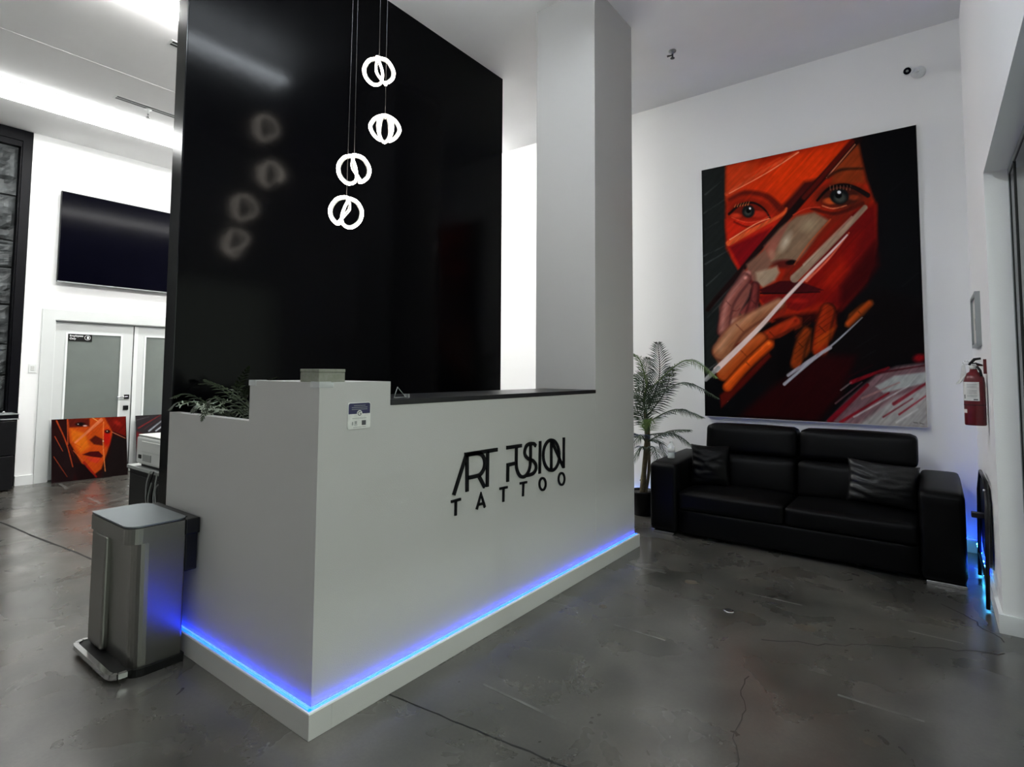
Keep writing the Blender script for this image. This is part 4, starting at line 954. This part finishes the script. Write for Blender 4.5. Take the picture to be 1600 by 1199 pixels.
# water bottle on the left arm
bx, by, bz = -1.925, 4.90, .622
bt = thing('water_bottle', 'small clear plastic water bottle on the left sofa armrest', 'bottle', (bx, by, bz))
lathe('bottle_body', 'clear', [(.030, 0), (.033, .004), (.033, .05), (.031, .055), (.033, .06), (.033, .095), (.026, .115), (.013, .130), (.013, .138)], (bx, by, bz), bt, 20)
lathe('water', mat('water_body', (.45, .5, .5), .1, spec=.5, alpha=.45, nscale=9, namt=.05), [(.030, .003), (.030, .08)], (bx, by, bz), bt, 18)
lathe('bottle_cap', 'white', [(.015, .137), (.015, .152), (.013, .154)], (bx, by, bz), bt, 16)
lathe('bottle_label', 'paper', [(.0338, .052), (.0338, .088)], (bx, by, bz), bt, 20)

# ------------------------------------------------------------------ palm in pot
pm = thing('artificial_palm', 'tall artificial palm in a black pot between pillar and sofa', 'plant', (-2.33, 5.17, 0))
lathe('pot', 'rubber', [(.085, 0), (.10, .10), (.118, .205), (.124, .215), (.124, .235), (.112, .235), (.110, .215)], (-2.33, 5.17, 0), pm, 24)
lathe('pot_soil', 'soil', [(.109, .20), (.108, .216)], (-2.33, 5.17, 0), pm, 20)
PYP = 5.17
def A_(px, py, dy=0): return at(1, PYP+dy, px, py)
TB = Vector((-2.33, 5.17, .21)); TT = A_(1008, 640)
tube('trunk', 'wood', spl3([TB, A_(1006, 740), A_(1010, 690), TT], 6), [.028]*6+[.024]*6+[.018]*6+[.012], pm, 10)
tube('trunk', 'wood', spl3([TB+Vector((.03, .01, 0)), A_(1014, 735, .03), A_(1014, 690, .02), A_(1014, 655, .02)], 6), [.016]*12+[.012]*6+[.008], pm, 8)
tube('dry_stub', 'wood', [A_(1006, 756), A_(1000, 750)], [.012, .006], pm, 6)
SD = Vector((.8, .6, 0))
FR = [  # base, mid, tip, dy_mid, dy_tip, leaflet, n, mat, flat-to-camera
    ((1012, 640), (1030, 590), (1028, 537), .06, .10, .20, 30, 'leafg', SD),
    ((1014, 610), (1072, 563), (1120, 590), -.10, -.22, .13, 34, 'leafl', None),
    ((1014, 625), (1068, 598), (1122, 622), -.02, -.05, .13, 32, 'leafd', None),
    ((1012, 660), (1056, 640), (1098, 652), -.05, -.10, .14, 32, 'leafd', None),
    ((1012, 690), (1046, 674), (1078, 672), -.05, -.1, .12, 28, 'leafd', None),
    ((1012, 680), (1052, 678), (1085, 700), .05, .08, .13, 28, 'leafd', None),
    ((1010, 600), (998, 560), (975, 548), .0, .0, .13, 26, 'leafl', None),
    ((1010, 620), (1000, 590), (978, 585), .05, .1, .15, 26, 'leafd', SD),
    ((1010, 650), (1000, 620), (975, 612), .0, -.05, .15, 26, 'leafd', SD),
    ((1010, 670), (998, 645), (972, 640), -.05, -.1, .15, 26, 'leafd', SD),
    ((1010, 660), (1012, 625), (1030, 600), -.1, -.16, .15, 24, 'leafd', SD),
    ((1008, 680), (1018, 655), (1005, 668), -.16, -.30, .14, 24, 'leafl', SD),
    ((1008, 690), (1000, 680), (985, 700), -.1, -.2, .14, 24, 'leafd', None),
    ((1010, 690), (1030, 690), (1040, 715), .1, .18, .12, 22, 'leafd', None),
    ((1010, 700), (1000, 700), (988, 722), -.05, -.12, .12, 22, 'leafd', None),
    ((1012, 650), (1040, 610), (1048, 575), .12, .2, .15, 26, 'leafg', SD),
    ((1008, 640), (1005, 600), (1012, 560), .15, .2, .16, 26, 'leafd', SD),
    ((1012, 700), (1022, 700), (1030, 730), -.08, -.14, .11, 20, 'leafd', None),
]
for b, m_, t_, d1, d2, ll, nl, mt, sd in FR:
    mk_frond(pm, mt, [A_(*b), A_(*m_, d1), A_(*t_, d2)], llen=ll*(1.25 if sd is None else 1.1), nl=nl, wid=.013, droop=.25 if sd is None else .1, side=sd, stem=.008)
tube('new_shoot', 'leafl', [A_(1006, 628), A_(1010, 605), A_(1012, 590)], [.012, .012, .004], pm, 8)

# ------------------------------------------------------------------ blue strip along the back skirting
st = thing('blue_light_strip', 'blue light strip with bright dots along the skirting behind sofa and palm', 'light strip', (-1.2, BK-.02, .1))
box('strip_tape', 'white', -3.2, RW-.02, BK-.022, BK-.018, .088, .100, 0, st)
box('strip_tape', 'white', RW-.022, RW-.018, 4.55, BK-.03, .088, .100, 0, st)
me0 = None
def dot(x, y, z):
    global me0
    if me0 is None:
        bm = bmesh.new(); bmesh.ops.create_icosphere(bm, subdivisions=1, radius=.0075); me0 = bpy.data.meshes.new('led'); bm.to_mesh(me0); bm.free(); me0.materials.append(M['leddot'])
    o = bpy.data.objects.new('led', me0); COL.objects.link(o); o.parent = st; o.matrix_parent_inverse = Matrix.Translation(-st.location); o.location = (x, y, z)
for k in range(58): dot(-3.15+.058*k, BK-.028, .098)
for k in range(14): dot(RW-.028, 4.62+.072*k, .098+.03*math.sin(k*1.7)*(1 if k < 9 else 0))
boxes('strip_diffuser', 'blue_back', [(-3.2, RW-.03, BK-.010, BK-.001, .1005, .104), (RW-.010, RW-.001, 4.75, BK-.03, .1005, .104)], st)

# ------------------------------------------------------------------ right wall items
ex = thing('fire_extinguisher', 'red fire extinguisher with white label hanging on the right wall', 'fire extinguisher', (.208, 4.42, 1.10))
ex_c = (.208, 4.42, 0)
lathe('cylinder', 'red', [(.050, 1.085), (.053, 1.09), (.0535, 1.34), (.050, 1.375), (.036, 1.402), (.022, 1.412), (.018, 1.43)], ex_c, ex, 28)
lathe('cylinder_band', 'black', [(.0541, 1.208), (.0541, 1.212)], ex_c, ex, 28)
def patch(name, m, a0, a1, z0, z1, r, par=None):
    bm = bmesh.new(); L = []
    for i in range(13):
        a = math.radians(a0+(a1-a0)*i/12); L.append((bm.verts.new((ex_c[0]+r*math.cos(a), ex_c[1]+r*math.sin(a), z0)), bm.verts.new((ex_c[0]+r*math.cos(a), ex_c[1]+r*math.sin(a), z1))))
    for (a, b), (c, d) in zip(L, L[1:]): bm.faces.new((a, c, d, b))
    return finish(bm, name, m, par or ex)
lab_ = patch('label', 'paper', 185, 293, 1.235, 1.35, .0542)
for k, z in enumerate((1.335, 1.325, 1.316, 1.300, 1.291, 1.282, 1.270, 1.262)): patch('label_line', 'greyplastic', 225, 280, z-.002, z+.001, .0546, lab_)
patch('label_line', 'ink', 262, 284, 1.240, 1.246, .0546, lab_); patch('barcode', 'ink', 205, 214, 1.248, 1.272, .0546, lab_); patch('pressure_triangle', 'paper', 190, 222, 1.16, 1.182, .0542)
box('valve_block', 'chrome', .195, .222, 4.405, 4.435, 1.425, 1.462, .004, ex)
tube('squeeze_handle', 'rubber', [(.185, 4.42, 1.455), (.215, 4.42, 1.49), (.245, 4.42, 1.495)], [.007, .009, .007], ex)
tube('carry_handle', 'rubber', [(.19, 4.42, 1.46), (.22, 4.42, 1.462), (.25, 4.42, 1.452)], [.007, .008, .006], ex)
tube('pull_ring', 'chrome', [(.172+.015*math.cos(a*.4189), 4.415, 1.468+.011*math.sin(a*.4189)) for a in range(15)], .0018, ex, 6, True)
lathe('pressure_gauge', 'paper', [(.012, -.008), (.012, .004)], (.197, 4.402, 1.44), ex, 14, 'y')
tube('hose_nozzle', 'rubber', [(.225, 4.405, 1.445), (.238, 4.39, 1.42), (.243, 4.385, 1.385)], .007, ex)
bm = bmesh.new()
tg = [(.168, 4.40, 1.46), (.150, 4.398, 1.45), (.140, 4.39, 1.37), (.115, 4.37, 1.335), (.135, 4.372, 1.338), (.158, 4.39, 1.36), (.172, 4.398, 1.40)]
prism_pts(bm, tg, (0, .0015, 0)); finish(bm, 'inspection_tag', 'paper', ex)
boxes('wall_bracket', 'red', [(.255, RW, 4.405, 4.435, 1.40, 1.49), (.225, .258, 4.415, 4.425, 1.447, 1.453)], ex)
# thin framed panel on right wall
t = thing('wall_notice_frame', 'thin grey notice frame on the right wall above the fire extinguisher', 'frame', (RW, 4.95, 1.6))
boxes('frame', 'alu', [(RW-.028, RW, 4.70, 4.72, 1.585, 1.945), (RW-.028, RW, 5.18, 5.20, 1.585, 1.945), (RW-.028, RW, 4.72, 5.18, 1.925, 1.945), (RW-.028, RW, 4.72, 5.18, 1.585, 1.605)], t)
box('panel', 'paper', RW-.015, RW, 4.72, 5.18, 1.605, 1.925, 0, t); box('panel_mark', 'ink', RW-.018, RW-.014, 4.80, 4.95, 1.70, 1.78, 0, t)
# folded black chair leaning on right wall
t = thing('folded_chair', 'black folded chair leaning against the right wall beside the sofa', 'chair', (.22, 4.75, 0))
def yzx(name, m, pts, x, th): 
    bm = bmesh.new(); prism_pts(bm, [(x+(.0 if b < .3 else .0), a, b) for a, b in pts], (th, 0, 0)); return finish(bm, name, m, t)
yzx('seat_panel', 'black', rrect(4.40, 5.05, .20, .70, .16, 6), .243, .018)
tube('frame_tube', 'black', [(.225, 4.34, .012), (.238, 4.34, .60), (.245, 4.46, .74), (.245, 4.92, .74), (.238, 5.04, .60), (.225, 5.04, .012)], .011, t)
tube('cross_tube', 'black', [(.228, 4.34, .16), (.228, 5.04, .16)], .008, t)
box('hinge_arm', 'black', .176, .240, 4.60, 4.66, .485, .515, .003, t)
lathe('hinge_cap', 'chrome', [(.012, -.01), (.012, .0)], (.238, 4.42, .69), t, 12, 'x')
# security camera
cc = at(1, BK-.16, 1417.5, 111)
t = thing('security_camera', 'white bullet security camera with black lens high on the back wall', 'camera', (cc.x+.03, BK, cc.z))
lathe('mount_base', 'white', [(.052, 0), (.052, -.012), (.042, -.03), (.018, -.04)], (cc.x+.075, BK, cc.z+.035), t, 24, 'y')
tube('mount_arm', 'white', [(cc.x+.075, BK-.03, cc.z+.035), (cc.x+.05, BK-.09, cc.z+.03), (cc.x+.025, BK-.10, cc.z+.01)], .014, t)
d = (EYE+Vector((-.3, 0, 0))-cc).normalized()
bm = bmesh.new(); add_tube(bm, [cc-d*.10, cc-d*.09, cc-d*.01, cc], [.030, .038, .038, .036], 22); finish(bm, 'camera_body', 'white', t, True)
bm = bmesh.new(); add_tube(bm, [cc-d*.0, cc+d*.004], [.028, .028], 20); finish(bm, 'lens_face', 'tv', t, True)
bm = bmesh.new(); add_tube(bm, [cc+d*.004, cc+d*.006], [.010, .007], 12); finish(bm, 'lens', 'greyplastic', t, True)
